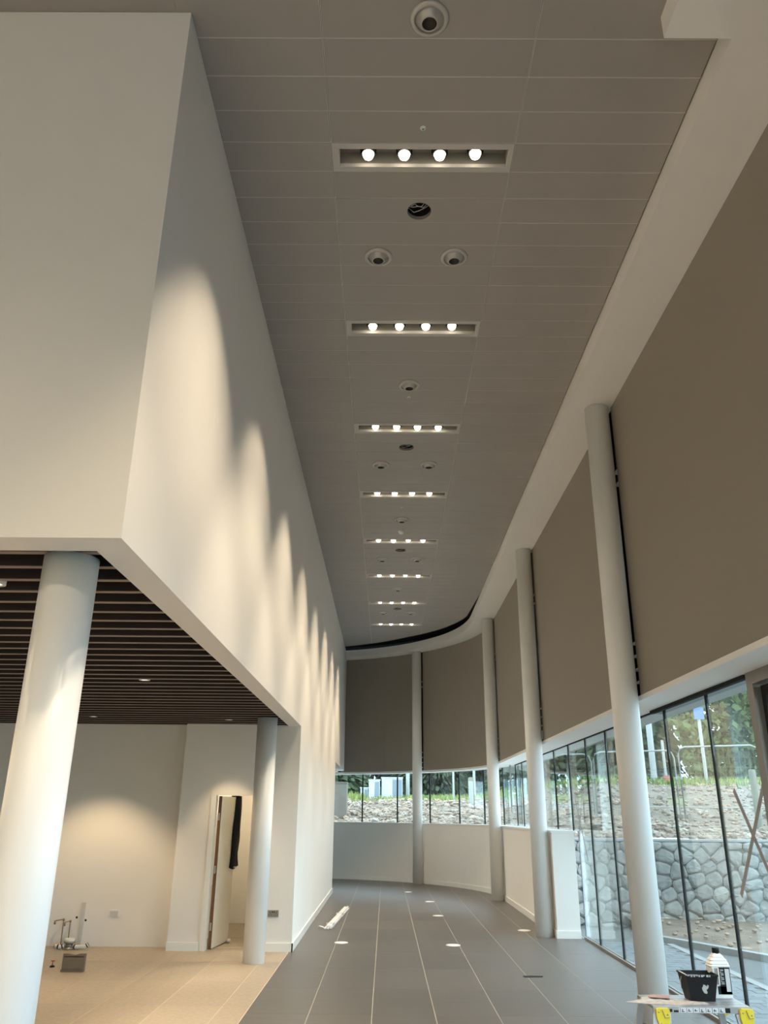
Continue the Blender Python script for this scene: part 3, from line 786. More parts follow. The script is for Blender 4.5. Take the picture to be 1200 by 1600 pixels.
# sockets
def socket(x, y, z, m1, m2, lab, blank=False):
    root = empty('wall_socket', (x, y, z)); tag(root, lab, 'socket')
    MB().box(x-0.073, x+0.073, y-0.010, y, z-0.043, z+0.043).build('face_plate', m1, root)
    if blank:
        MB().box(x-0.055, x+0.055, y-0.014, y-0.010, z-0.026, z+0.026).build('blank_insert', m2, root)
        return
    for s in (-1, 1):
        MB().box(x+s*0.012-0.007, x+s*0.012+0.007, y-0.015, y-0.010, z+0.012, z+0.028).build('switch', M['black'], root)
        h = MB()
        h.box(x+s*0.042-0.004, x+s*0.042+0.004, y-0.012, y-0.010, z+0.004, z+0.018)
        h.box(x+s*0.042-0.019, x+s*0.042-0.009, y-0.012, y-0.010, z-0.020, z-0.013).box(x+s*0.042+0.009, x+s*0.042+0.019, y-0.012, y-0.010, z-0.020, z-0.013)
        h.build('pin_holes', M['black'], root)
socket(-1.535, YP, 0.463, M['galv'], M['black'], 'grey metal double socket on the pier beside the door column')
socket(-3.815, YB, 0.42, M['white_pl'], M['paleg_pl'], 'white double socket box on the back wall', True)

# ------------------------------------------------------------------ pipes on the back wall
PY = YB-0.03
for (xt, zt, xe, ze, xb, lab) in ((-4.437, 0.335, -4.60, 0.285, -4.50, 'left copper pipe tail with an outstretched valve on the back wall'), (-4.365, 0.315, -4.46, 0.262, -4.405, 'right copper pipe tail with a shorter valve arm on the back wall')):
    root = empty('pipe_tail', (xb, PY, 0)); tag(root, lab, 'pipe', 'copper pipe tails on the back wall')
    MB().tube([(xb, PY, 0.0), (xb, PY, zt-0.03), (xb, PY, zt), (xb-0.02, PY-0.008, zt), (xe, PY-0.05, zt-0.01)], 0.0065, 8).build('pipe', M['copper'], root)
    MB().lathe([(0.012, -0.03), (0.014, 0.0), (0.012, 0.02)], (xe, PY-0.055, zt-0.025), 10, cap0=True, cap1=True).build('valve', M['galv'], root)
    MB().lathe([(0.013, -0.016), (0.013, 0.016)], (xb, PY, zt), 10, cap0=True, cap1=True).build('elbow', M['copper'], root)
for x, z, lab in ((-4.335, 0.36, 'small dark hole in the back wall right above the pipe tails'), (-4.205, 0.325, 'small dark hole in the back wall further right, alone')):
    o = MB().lathe([(0.0001, 0.0), (0.012, 0.0), (0.015, 0.001)], (x, YB-0.002, z), 14, axis='y').build('wall_hole', M['void'], None, origin=(x, YB-0.002, z)); tag(o, lab, 'hole', 'small holes in the back wall')
o = MB().box(-4.275, -4.225, YB-0.03, YB, 0.0, 0.55).build('pipe_boxing', M['paleg_pl'], None, origin=(-4.25, YB-0.015, 0)); tag(o, 'pale upright strip of conduit on the back wall behind the floor boss', 'conduit')
# floor boss with hoses
fx, fy = -4.30, 12.20
root = empty('floor_drain_unit', (fx, fy, 0)); tag(root, 'grey and white floor boss with short hoses by the back wall', 'drain unit')
MB().lathe([(0.085, 0.0), (0.085, 0.02), (0.055, 0.03), (0.05, 0.07), (0.075, 0.075), (0.078, 0.10), (0.06, 0.10), (0.06, 0.07)], (fx, fy, 0), 24, cap0=True).build('boss', M['galv'], root)
MB().lathe([(0.066, 0.098), (0.07, 0.128), (0.062, 0.13), (0.055, 0.10)], (fx, fy, 0), 24).build('collar', M['coil'], root)
for s_, L_ in ((-1, 0.13), (1, 0.21)):
    pts = [(fx+s_*0.06, fy-0.02, 0.045), (fx+s_*0.11, fy-0.03, 0.03), (fx+s_*(0.08+L_*0.7), fy-0.03, 0.036), (fx+s_*(0.05+L_), fy-0.015, 0.062 if s_ > 0 else 0.035)]
    h = MB().tube(pts, 0.026, 10); h.build('hose', M['coil'], root)
    for t in (0, 2 if s_ > 0 else 1):
        p = Vector(pts[t]); q = Vector(pts[t+1]); 
        MB().tube([p*0.65+q*0.35, p*0.35+q*0.65], 0.0285, 10).build('hose_band', M['black'], root)
    MB().tube([Vector(pts[3])*0.97+Vector(pts[2])*0.03, Vector(pts[3])*1.0+(Vector(pts[3])-Vector(pts[2]))*0.12], 0.0275, 10).build('hose_end', M['black'], root)
# steel panel standing on the floor
root = empty('steel_floor_panel', (-3.655, 10.58, 0)); tag(root, 'square brushed steel box with a notched top on the tan floor', 'steel box')
P = []; tops = [(0, 0.185), (0.06, 0.185), (0.09, 0.178), (0.13, 0.172), (0.17, 0.178), (0.19, 0.186), (0.262, 0.186)]
mb = MB()
fr_ = [(-3.786, 10.58, 0.0)]+[(-3.786+x, 10.58, z) for x, z in tops]+[(-3.524, 10.58, 0.0)]
bk_ = [(p[0], p[1]+0.045, p[2]) for p in fr_]
n = len(fr_)
mb.poly(fr_+bk_, [tuple(range(n-1, -1, -1)), tuple(range(n, 2*n))]+[(i, (i+1) % n, n+(i+1) % n, n+i) for i in range(n)])
mb.build('casing', M['bronze'], root)
MB().box(-3.79, -3.52, 10.565, 10.58, 0.0, 0.022).build('bottom_flange', M['bronze'], root)
MB().box(-3.77, -3.54, 10.577, 10.58, 0.15, 0.158).build('top_slot', M['black'], root)
# red handled tool
root = empty('stopcock', (-4.0, 10.86, 0)); tag(root, 'small red handled stopcock on a black base on the tan floor', 'stopcock')
MB().lathe([(0.03, 0.0), (0.028, 0.012), (0.012, 0.02)], (-4.0, 10.86, 0), 14, cap0=True, cap1=True).build('base', M['black'], root)
MB().tube([(-4.0, 10.86, 0.018), (-4.0, 10.86, 0.062)], 0.005, 6).tube([(-4.018, 10.86, 0.064), (-3.975, 10.86, 0.066)], 0.006, 6).build('handle', M['red'], root)

# ------------------------------------------------------------------ things on the hall floor
root = empty('trunking_bundle', (-0.86, 15.8, 0)); tag(root, 'bundle of white trunking lengths lying by the left wall', 'trunking')
p0, p1 = Vector((-0.965, 14.36, 0.0)), Vector((-0.80, 17.35, 0.0))
d = (p1-p0).normalized(); nrm = Vector((d.y, -d.x, 0))
for k, (of, z, s0, s1, mm) in enumerate(((0.0, 0.02, 0, 1, 'white_pl'), (0.045, 0.02, 0.0, 1.0, 'white_pl'), (0.085, 0.02, 0.01, 0.99, 'paleg_pl'), (0.025, 0.045, 0.03, 0.98, 'white_pl'), (0.066, 0.045, 0.02, 1.0, 'white_pl'))):
    a = p0+(p1-p0)*s0+nrm*of+Vector((0, 0, z)); e = p0+(p1-p0)*s1+nrm*of+Vector((0, 0, z))
    MB().bar(a, e, 0.034, 0.024).build('trunking_length', M[mm], root)
for t in (0.12, 0.6):
    c = p0+(p1-p0)*t+nrm*0.042
    MB().bar(c+Vector((0, 0, 0.032))-d*0.02, c+Vector((0, 0, 0.032))+d*0.02, 0.132, 0.062).build('wrap', M['paleg_pl'], root)
MB().tube([p0+Vector((-0.02, 0.02, 0.03)), p0+Vector((-0.09, 0.03, 0.05)), p0+Vector((-0.11, 0.14, 0.03)), p0+Vector((-0.06, 0.20, 0.02))], 0.011, 8).build('loose_wrap', M['white_pl'], root)
DS = [(-0.635, 13.016, 0.10, 'white floor disc on the joint before the trunking bundle'), (0.983, 12.877, 0.105, 'biggest bright white floor disc, in the middle of the charcoal floor'), (0.985, 16.42, 0.10, 'white floor disc beyond the biggest one, on the same joint'),
      (0.965, 18.95, 0.10, 'white floor disc third along the same joint, small and far'), (2.27, 14.515, 0.105, 'white floor disc beside the column at the low wall'), (0.56, 21.17, 0.09, 'faint farthest floor disc, before the farthest column'),
      ]
for x, y, r, lab in DS:
    root = empty('floor_disc', (x, y, 0)); tag(root, lab, 'floor disc', 'round white discs on the charcoal floor')
    MB().lathe([(0.0001, 0.0075), (r*0.72, 0.0075), (r*0.74, 0.006)], (0, 0, 0), 28).build('disc_centre', M['white_pl'], root, local=True)
    MB().lathe([(r*0.74, 0.006), (r*0.97, 0.006), (r, 0.0005)], (0, 0, 0), 28).build('disc_rim', M['paleg_pl'], root, local=True)
o = MB().prism([(1.62, 10.50), (1.83, 10.52), (1.85, 10.58), (1.70, 10.60), (1.61, 10.57)], 0.0005, 0.004).build('floor_scrap', M['frame_dark'], None, origin=(1.72, 10.55, 0)); tag(o, 'small dark scrap lying on a joint of the charcoal floor', 'scrap')

# ------------------------------------------------------------------ step platform with the painter's things
sx0, sx1, sy0, sy1, sz = 1.90, 2.585, 6.50, 6.86, 0.5
st = empty('work_platform', ((sx0+sx1)/2, (sy0+sy1)/2, 0)); tag(st, 'folding aluminium work platform with yellow hinges at the lower right', 'work platform')
pk = MB()
for k in range(6):
    ya = sy0+0.004+(sy1-sy0)*k/6; pk.box(sx0, sx1, ya, ya+(sy1-sy0)/6-0.008, sz-0.012, sz)
pk.box(sx0, sx1, sy0+0.01, sy1-0.01, sz-0.02, sz-0.012)
pk.build('deck', M['alu'], st)
for y in (sy0, sy1):
    rl = MB().box(sx0, sx1, y-0.012, y+0.012, sz-0.042, sz-0.001).build('side_rail', M['alu'], st)
    if y == sy0:
        lb = MB().box(2.08, 2.44, y-0.0135, y-0.012, sz-0.038, sz-0.008).build('label_strip', M['label'], rl)
        dk = MB(); dk.box(2.405, 2.44, y-0.0145, y-0.0135, sz-0.038, sz-0.008).box(2.015, 2.032, y-0.0145, y-0.012, sz-0.034, sz-0.016).box(2.042, 2.075, y-0.0145, y-0.012, sz-0.036, sz-0.024)
        rr = random.Random(4)
        for k in range(7):
            xa = 2.088+0.045*k
            dk.box(xa, xa+0.0025, y-0.0145, y-0.0135, sz-0.037, sz-0.009)
            dk.box(xa+0.010, xa+0.030, y-0.0145, y-0.0135, sz-0.034+0.003*(k % 3), sz-0.030+0.003*(k % 3)); dk.box(xa+0.014, xa+0.019, y-0.0145, y-0.0135, sz-0.030, sz-0.016)
        dk.build('label_print', M['frame_dark'], lb)
for s_, xl, xh in ((-1, sx0+0.02, sx0+0.06), (1, sx1-0.085, sx1-0.035)):
    for y, dy in ((sy0, -0.05), (sy1, 0.05)):
        lg = MB().bar((xl, y, sz-0.045), (xl+s_*0.075, y+dy, 0.012), 0.024, 0.045, (1, 0, 0)).build('leg', M['alu'], st)
        MB().box(xl+s_*0.075-0.035, xl+s_*0.075+0.035, y+dy-0.02, y+dy+0.02, 0.0, 0.03).build('rubber_foot', M['black'], lg)
        x, hz = xh, sz-0.068
        ring = [(-0.050, 0.052), (-0.030, 0.058), (0.040, 0.058), (0.050, 0.046), (0.052, 0.0), (0.044, -0.034), (0.026, -0.058), (0.002, -0.066), (-0.022, -0.058), (-0.040, -0.034), (-0.050, 0.0)]
        ring = [(x-s_*u*0.92, hz+v) for u, v in ring]
        if s_ > 0: ring = ring[::-1]
        n = len(ring)
        y_a, y_b = (y-0.034, y-0.013) if y == sy0 else (y+0.013, y+0.034)
        if y != sy0 and s_ < 0: continue
        hg = MB().poly([(p[0], y_a, p[1]) for p in ring]+[(p[0], y_b, p[1]) for p in ring], [tuple(range(n)), tuple(range(2*n-1, n-1, -1))]+[(i, n+i, n+(i+1) % n, (i+1) % n) for i in range(n)])
        hgo = hg.build('hinge_plate', M['yellow'], st)
        if y == sy0:
            rv = MB()
            for (ax, az) in ((-0.030, 0.035), (0.030, 0.02), (-0.018, -0.035), (0.012, -0.048)):
                rv.lathe([(0.0001, -0.003), (0.005, -0.002), (0.006, 0.0)], (x+ax, y_a, hz+az), 10, axis='y')
            rv.bar((x-0.006, y_a-0.0015, hz+0.05), (x+0.012, y_a-0.0015, hz+0.0), 0.003, 0.010, (0, 1, 0)).bar((x+0.012, y_a-0.0015, hz+0.0), (x+0.04, y_a-0.0015, hz+0.005), 0.003, 0.009, (0, 1, 0))
            rv.build('rivets', M['galv'], hgo)
    MB().bar((xl+s_*0.035, sy0-0.02, 0.26), (xl+s_*0.035, sy1+0.02, 0.26), 0.03, 0.022).build('tread', M['alu'], st)
# black scuttle
def frustum(mb, cx, cy, z0, z1, a0, b0, a1, b1, sk=0.0):
    P = [(cx-a0, cy-b0, z0), (cx+a0, cy-b0, z0), (cx+a0, cy+b0, z0), (cx-a0, cy+b0, z0), (cx-a1, cy-b1, z1), (cx+a1, cy-b1, z1), (cx+a1, cy+b1, z1), (cx-a1, cy+b1, z1)]
    return P
bx, by = 2.315, 6.715
root = empty('paint_scuttle', (bx, by, sz), 0.0); tag(root, 'black paint scuttle splashed with white, on the work platform', 'paint bucket')
mb = MB(); Po = frustum(mb, bx, by, sz, sz+0.172, 0.088, 0.066, 0.117, 0.092); Pi = frustum(mb, bx, by, sz+0.006, sz+0.172, 0.083, 0.061, 0.111, 0.086)
mb.poly(Po+Pi, [(0, 3, 2, 1), (0, 1, 5, 4), (1, 2, 6, 5), (2, 3, 7, 6), (3, 0, 4, 7), (8, 9, 10, 11), (8, 12, 13, 9), (9, 13, 14, 10), (10, 14, 15, 11), (11, 15, 12, 8), (4, 5, 13, 12), (5, 6, 14, 13), (6, 7, 15, 14), (7, 4, 12, 15)])
mb.build('body', M['black'], root)
rm = MB(); zt = sz+0.172
for (xa, ya, xb, yb) in ((-0.121, -0.096, 0.121, -0.088), (-0.121, 0.088, 0.121, 0.096), (-0.121, -0.088, -0.113, 0.088), (0.113, -0.088, 0.121, 0.088)):
    rm.box(bx+xa, bx+xb, by+ya, by+yb, zt-0.008, zt+0.003)
rm.build('rim', M['black'], root)
sp = MB()      # dried paint on rim and front, proud of the plastic
sp.box(bx-0.122, bx-0.112, by-0.097, by+0.05, zt+0.002, zt+0.006)
for k in range(9):
    xa = bx-0.105+0.02*k+0.004*math.sin(k*7); sp.box(xa, xa+0.012+0.005*math.sin(k*3), by-0.0985, by-0.0955, zt-0.006-0.006*abs(math.sin(k*2.1)), zt+0.002)
sp.box(bx-0.12, bx-0.03, by-0.0985, by-0.0955, zt-0.002, zt+0.004)
def on_front(u, v): # u across, v up the sloping front
    t = v/0.172; return (bx+u, by-(0.066+0.026*t)-0.0015, sz+v)
blob = [(0.012, 0.055), (0.03, 0.05), (0.035, 0.062), (0.028, 0.075), (0.042, 0.088), (0.046, 0.104), (0.036, 0.110), (0.034, 0.098), (0.022, 0.106), (0.008, 0.112), (0.004, 0.098), (-0.004, 0.088), (0.0, 0.072)]
n = len(blob); sp.poly([on_front(u, v) for u, v in blob]+[Vector(on_front(u, v))+Vector((0, 0.002, 0)) for u, v in blob], [tuple(range(n))]+[(i, n+i, n+(i+1) % n, (i+1) % n) for i in range(n)])
sp.build('paint_splash', M['splash'], root)
MB().tube([(bx-0.119, by, sz+0.15), (bx-0.132, by-0.01, sz+0.12), (bx-0.134, by-0.02, sz+0.085), (bx-0.125, by-0.01, sz+0.07)], 0.003, 6).build('handle', M['steel'], root)
# white bottle
cx, cy = 2.50, 6.79
root = empty('plastic_bottle', (cx, cy, sz)); tag(root, 'white plastic bottle with a black cap and black label, on the work platform', 'bottle')
P = []; F = []
def rr_ring(a, b, z, r=0.018, n=5):
    out = []
    for (sx_, sy_, a0) in ((1, -1, -90), (1, 1, 0), (-1, 1, 90), (-1, -1, 180)):
        for k in range(n):
            t = R(a0+90*k/(n-1)); out.append((cx+sx_*(a-r)+r*math.cos(t), cy+sy_*(b-r)+r*math.sin(t), z))
    return out
prof = [(0.070, 0.046, 0), (0.075, 0.05, 0.006), (0.075, 0.05, 0.205), (0.078, 0.053, 0.212), (0.072, 0.049, 0.222), (0.074, 0.050, 0.228), (0.062, 0.044, 0.245), (0.064, 0.045, 0.250), (0.046, 0.038, 0.268), (0.046, 0.038, 0.272), (0.026, 0.026, 0.290), (0.022, 0.022, 0.294)]
rings = [rr_ring(a, b_, sz+z, min(0.018, a*0.4)) for a, b_, z in prof]; n = len(rings[0])
mb = MB(); P = [p for r_ in rings for p in r_]
for k in range(len(rings)-1):
    for i in range(n): F.append((k*n+i, k*n+(i+1) % n, (k+1)*n+(i+1) % n, (k+1)*n+i))
F.append(tuple(range(n-1, -1, -1))); F.append(tuple((len(rings)-1)*n+i for i in range(n)))
mb.poly(P, F); mb.build('body', M['white_pl'], root)
MB().lathe([(0.026, 0.292), (0.026, 0.327), (0.024, 0.330)], (cx, cy, sz), 18, cap1=True, cap0=True).build('cap', M['black'], root)
hn = MB().box(cx-0.062, cx-0.052, cy-0.062, cy-0.05, sz+0.085, sz+0.20).box(cx-0.024, cx-0.016, cy-0.062, cy-0.05, sz+0.085, sz+0.20).box(cx-0.062, cx-0.016, cy-0.062, cy-0.05, sz+0.085, sz+0.093)
hn.build('handle_rib', M['white_pl'], root)
MB().box(cx-0.052, cx-0.024, cy-0.0515, cy-0.0495, sz+0.093, sz+0.20).build('handle_recess', M['grey_pl'], root)
lb = MB().box(cx-0.014, cx+0.068, cy-0.0518, cy-0.050, sz+0.030, sz+0.205).box(cx-0.034, cx+0.068, cy-0.0518, cy-0.050, sz+0.030, sz+0.082).build('label', M['black'], root)
MB().box(cx+0.030, cx+0.062, cy-0.0528, cy-0.0518, sz+0.048, sz+0.196).build('label_panel', M['label'], lb)
tx = bpy.data.curves.new('label_text', 'FONT'); tx.body = 'IIIEIIII'; bpy.data.curves.remove(tx)
gl = MB()
for k in range(7):
    z = sz+0.095+0.0145*k
    gl.box(cx-0.004, cx+0.018, cy-0.0526, cy-0.0518, z, z+0.003)
    if k % 2: gl.box(cx-0.004, cx, cy-0.0526, cy-0.0518, z, z+0.010)
    else: gl.box(cx+0.014, cx+0.018, cy-0.0526, cy-0.0518, z, z+0.010); gl.box(cx-0.004, cx+0.018, cy-0.0526, cy-0.0518, z+0.007, z+0.010)
gl.build('label_lettering', M['label'], lb)
# rags / sheets
def sheet(name, pts, z, m, lab, catn, amp=0.006):
    mb = MB(); n = len(pts); c = Vector((sum(p[0] for p in pts)/n, sum(p[1] for p in pts)/n))
    top = []; rg = []
    for f_ in (1.0, 0.6):
        for p in pts:
            q = c+(Vector(p)-c)*f_; rg.append((q.x, q.y, z+0.002+amp*(0.5+0.5*math.sin(q.x*60+q.y*45))*(1 if f_ < 1 else 0.5)))
    P = rg+[(c.x, c.y, z+amp*0.6+0.002)]+[(p[0], p[1], z+0.0005) for p in pts]
    F = [(i, (i+1) % n, n+(i+1) % n, n+i) for i in range(n)]+[(n+i, n+(i+1) % n, 2*n) for i in range(n)]+[(2*n+1+i, 2*n+1+(i+1) % n, (i+1) % n, i) for i in range(n)]+[tuple(range(3*n, 2*n, -1))]
    mb.poly(P, F); o = mb.build(name, m, None, origin=(c.x, c.y, z)); tag(o, lab, catn); return o
sheet('filling_sheet', [(1.735, 6.60), (1.83, 6.55), (1.95, 6.53), (2.10, 6.52), (2.32, 6.56), (2.30, 6.60), (2.14, 6.64), (2.10, 6.72), (1.98, 6.80), (1.90, 6.78), (1.88, 6.70)], sz, M['paper'], 'crumpled grey dust sheet trailing off the left end of the work platform', 'sheet', 0.010)
sheet('sandpaper', [(1.93, 6.70), (2.07, 6.66), (2.11, 6.76), (1.98, 6.80)], sz+0.014, M['redpaper'], 'dull red sandpaper scrap lying on the grey sheet', 'sandpaper', 0.006)

# ================================================================== outside
def smooth(t): t = min(1, max(0, t)); return t*t*(3-2*t)
def bank(x, y):
    """distance behind the foot of the bank: the stone wall on the right, the curved facade on the left"""
    if y < CY: da = x-CX-RAD-1.15
    elif x < CX: da = y-CY-RAD-1.15
    else: da = math.hypot(x-CX, y-CY)-RAD-1.15
    w = smooth((x-3.3)/4.0)
    return da*(1-w)+(y-16.3)*w, w
def terr(x, y):
    D, w = bank(x, y)
    if D < -0.8: return None
    z = 1.34+(1.06+0.44*w)*smooth(D/12.5)**0.9
    z += 0.010*max(0, D-11)
    z += 0.09*noise.noise(Vector((x*0.5, y*0.5, 0)))*min(1, max(0, D)/2)
    if x < -1: z -= 0.015*min(12, (-1-x))*min(1, max(0, D)/4)
    return z
def inside_building(x, y, m=0.55):
    if x < XW+m and y < CY: return True
    return x > CX and math.hypot(x-CX, y-CY) < RAD+m and y >= CY or (x <= CX and y < CY+RAD+m)
ter = MB(); idx = {}; P = []; F = []
xs = [-30+0.75*i for i in range(100)]; ys = [15.8+0.6*j for j in range(44)]+[42.2+2.2*j for j in range(14)]
def vtx(i, j):
    if (i, j) not in idx:
        x, y = xs[i], ys[j]; z = terr(x, y)
        if z is None: z = 1.30
        idx[(i, j)] = len(P); P.append((x, y, z))
    return idx[(i, j)]
for i in range(len(xs)-1):
    for j in range(len(ys)-1):
        x, y = xs[i]+0.37, ys[j]+0.3
        if inside_building(x, y, 0.9) or (xs[i] < 2.9 and y < CY+0.5): continue
        if x > 3.3 and y < 16.3: continue
        F.append((vtx(i, j), vtx(i+1, j), vtx(i+1, j+1), vtx(i, j+1)))
mi = []
ter.v = P; ter.f = F
for f in F:
    c = sum((Vector(P[k]) for k in f), Vector())/4
    D = bank(c.x, c.y)[0]
    edge = 10.3+1.2*noise.noise(Vector((c.x*0.4, c.y*0.4, 3)))
    ter.mi.append(1 if D > edge else 0); ter.smooth.append(True)
ter = ter.build('terrain', [M['soil'], M['grassland']]); tag(ter, 'soil bank with a grass crest beyond the windows', None, None, 'structure')
gr = MB().prism([(3.2, -40), (60, -40), (60, 16.2), (3.2, 16.2)], -0.30, -0.105)
gr.prism([(-60, -40), (3.2, -40), (3.2, -7.2), (-60, -7.2)], -0.30, -0.105)
gr.prism([(-60, -7.2), (-8.2, -7.2), (-8.2, 27), (-60, 27)], -0.30, -0.105)
gr = gr.build('ground', M['tarmac']); tag(gr, 'grey tarmac around the building', None, None, 'structure')
bk = MB(); P = []; F = []  # unseen bank added beyond the entrance to darken the reflection in the glass
for i in range(31):
    x = -45+3*i
    for j, (y, z) in enumerate(((-20, -0.2), (-24, 2.6), (-28, 4.4), (-36, 5.0), (-40, -0.2))): P.append((x, y+0.8*math.sin(i*1.3), z+(0.35*math.sin(i*0.9+j) if 0 < j < 4 else 0)))
for i in range(30):
    for j in range(4): F.append((i*5+j, (i+1)*5+j, (i+1)*5+j+1, i*5+j+1))
bk.poly(P, F, True); bk = bk.build('bank_unseen', M['grassland']); tag(bk, 'unseen grass bank added beyond the entrance to darken its reflection', None, None, 'structure')
# soil triangle between the oblique kerb and the stone wall
so = MB(); P = []; F = []
ka, kb = Vector((4.25, 14.48)), Vector((9.5, 4.4))
nx_, ny_ = 14, 12
for i in range(nx_+1):
    for j in range(ny_+1):
        u = i/nx_; v = j/ny_
        p = ka*(1-u)+kb*u; x = p.x+0.08; y = p.y+(15.98-p.y)*v
        P.append((x if v < 0.001 else x+0.0, y, -0.10+0.16*v*(1-0.75*u)+0.05*noise.noise(Vector((x*1.3, y*1.3, 1)))*min(1, 4*v)))
for i in range(nx_):
    for j in range(ny_): F.append((i*(ny_+1)+j, (i+1)*(ny_+1)+j, (i+1)*(ny_+1)+j+1, i*(ny_+1)+j+1))
so.poly(P, F, True); so = so.build('soil_bed', M['soil']); tag(so, 'brown soil bed at the foot of the stone wall', None, None, 'structure')
# kerbs
kr = empty('kerb_oblique', (4.3, 14.4, -0.1)); tag(kr, 'pale concrete kerb before the soil bed', None, None, 'structure')
for k in range(10):
    t0 = k*0.92; dd = (kb-ka).normalized(); nn = Vector((dd.y, -dd.x)); a = ka+dd*(t0+0.004); e = ka+dd*(t0+0.912)
    q = [a-nn*0.065, e-nn*0.065, e+nn*0.065, a+nn*0.065]; q = [(v.x, v.y) for v in q]
    if area(q) < 0: q = q[::-1]
    MB().prism(q, -0.12, -0.02).build('kerb_stone', M['kerb'], kr)
kr = empty('kerb_edge', (4.42, 8, -0.1)); tag(kr, 'pale flush kerb between the paving and the tarmac', None, None, 'structure')
for k in range(9):
    MB().box(4.36, 4.47, 5.6+0.92*k+0.003, 5.6+0.92*(k+1)-0.003, -0.12, -0.085).build('kerb_stone', M['kerb'], kr)
pv = MB().box(3.16, 4.36, 5.0, 15.6, -0.14, -0.098).build('paving', M['mortar']); tag(pv, 'blue-grey block paving outside the glazing', None, None, 'structure')
pme = None
for j in range(52):
    for i in range(6):
        x0 = 3.17+0.2*i-(0.1 if j % 2 else 0); x1 = x0+0.2
        x0 = max(x0, 3.165); x1 = min(x1, 4.355)
        if x1-x0 < 0.03 or len([1]) == 0: continue
        y0 = 5.6+0.165*j
        if y0 > 14.0: continue
        MB().box(x0+0.003, x1-0.003, y0+0.003, y0+0.162, -0.10, -0.088+rnd.uniform(-0.001, 0.002)).build('paver', M['paver'], pv)

# stone wall of irregular stones
sw = MB().box(3.40, 9.4, 16.03, 16.30, -0.35, 1.33).build('stone_wall', M['mortar'], None, origin=(6.4, 16.1, -0.3)); tag(sw, 'rough grey rubble stone retaining wall outside the glazing', 'stone wall')
sr = random.Random(3); seeds = []
zz = -0.28; row = 0
while zz < 1.34:
    h = sr.uniform(0.15, 0.26); x = 3.35+sr.uniform(-0.1, 0.1)
    while x < 9.5:
        w_ = sr.uniform(0.17, 0.44); seeds.append((x+w_/2, zz+h/2+sr.uniform(-0.07, 0.07))); x += w_
    zz += h
for (cx_, cz_) in seeds:
    poly = [(3.40, -0.30), (9.4, -0.30), (9.4, 1.32+0.0), (3.40, 1.32)]
    for (ox, oz) in seeds:
        if (ox, oz) == (cx_, cz_) or abs(ox-cx_) > 1.2 or abs(oz-cz_) > 0.9: continue
        dx, dz = ox-cx_, oz-cz_; L = math.hypot(dx, dz)
        poly = clip_half(poly, dx/L, dz/L, (dx*(ox+cx_)/2+dz*(oz+cz_)/2)/L)
        if len(poly) < 3: break
    if len(poly) < 3: continue
    cl = []
    for p in poly:
        if not cl or math.hypot(p[0]-cl[-1][0], p[1]-cl[-1][1]) > 0.03: cl.append(p)
    if len(cl) > 2 and math.hypot(cl[0][0]-cl[-1][0], cl[0][1]-cl[-1][1]) < 0.03: cl.pop()
    if len(cl) < 3 or area(cl) < 0.006: continue
    # cut the corners, then inset
    rd = []
    for i in range(len(cl)):
        p = Vector(cl[i]); a = Vector(cl[i-1]); e = Vector(cl[(i+1) % len(cl)])
        rd.append(tuple(p+(a-p)*sr.uniform(0.16, 0.26))); rd.append(tuple(p+(e-p)*sr.uniform(0.16, 0.26)))
    r0 = inset(rd, 0.005); n = len(r0); c = (sum(p[0] for p in r0)/n, sum(p[1] for p in r0)/n)
    dep = sr.uniform(0.035, 0.085)
    P = [(p[0], 16.04, p[1]) for p in r0]+[(p[0], 16.03-dep*0.55, p[1]) for p in r0]
    P += [(c[0]+(p[0]-c[0])*0.72, 16.03-dep+sr.uniform(-0.008, 0.008), c[1]+(p[1]-c[1])*0.72) for p in r0]+[(c[0], 16.03-dep-0.006, c[1])]
    F = []
    for k in range(2):
        for i in range(n): j = (i+1) % n; F.append((k*n+i, k*n+j, (k+1)*n+j, (k+1)*n+i))
    for i in range(n): F.append((2*n+i, 2*n+(i+1) % n, 3*n))
    MB().poly(P, F).build('stone', M['stone'], sw)
MB().box(3.40, 9.4, 15.99, 16.34, 1.325, 1.36).build('coping', M['kerb'], sw)

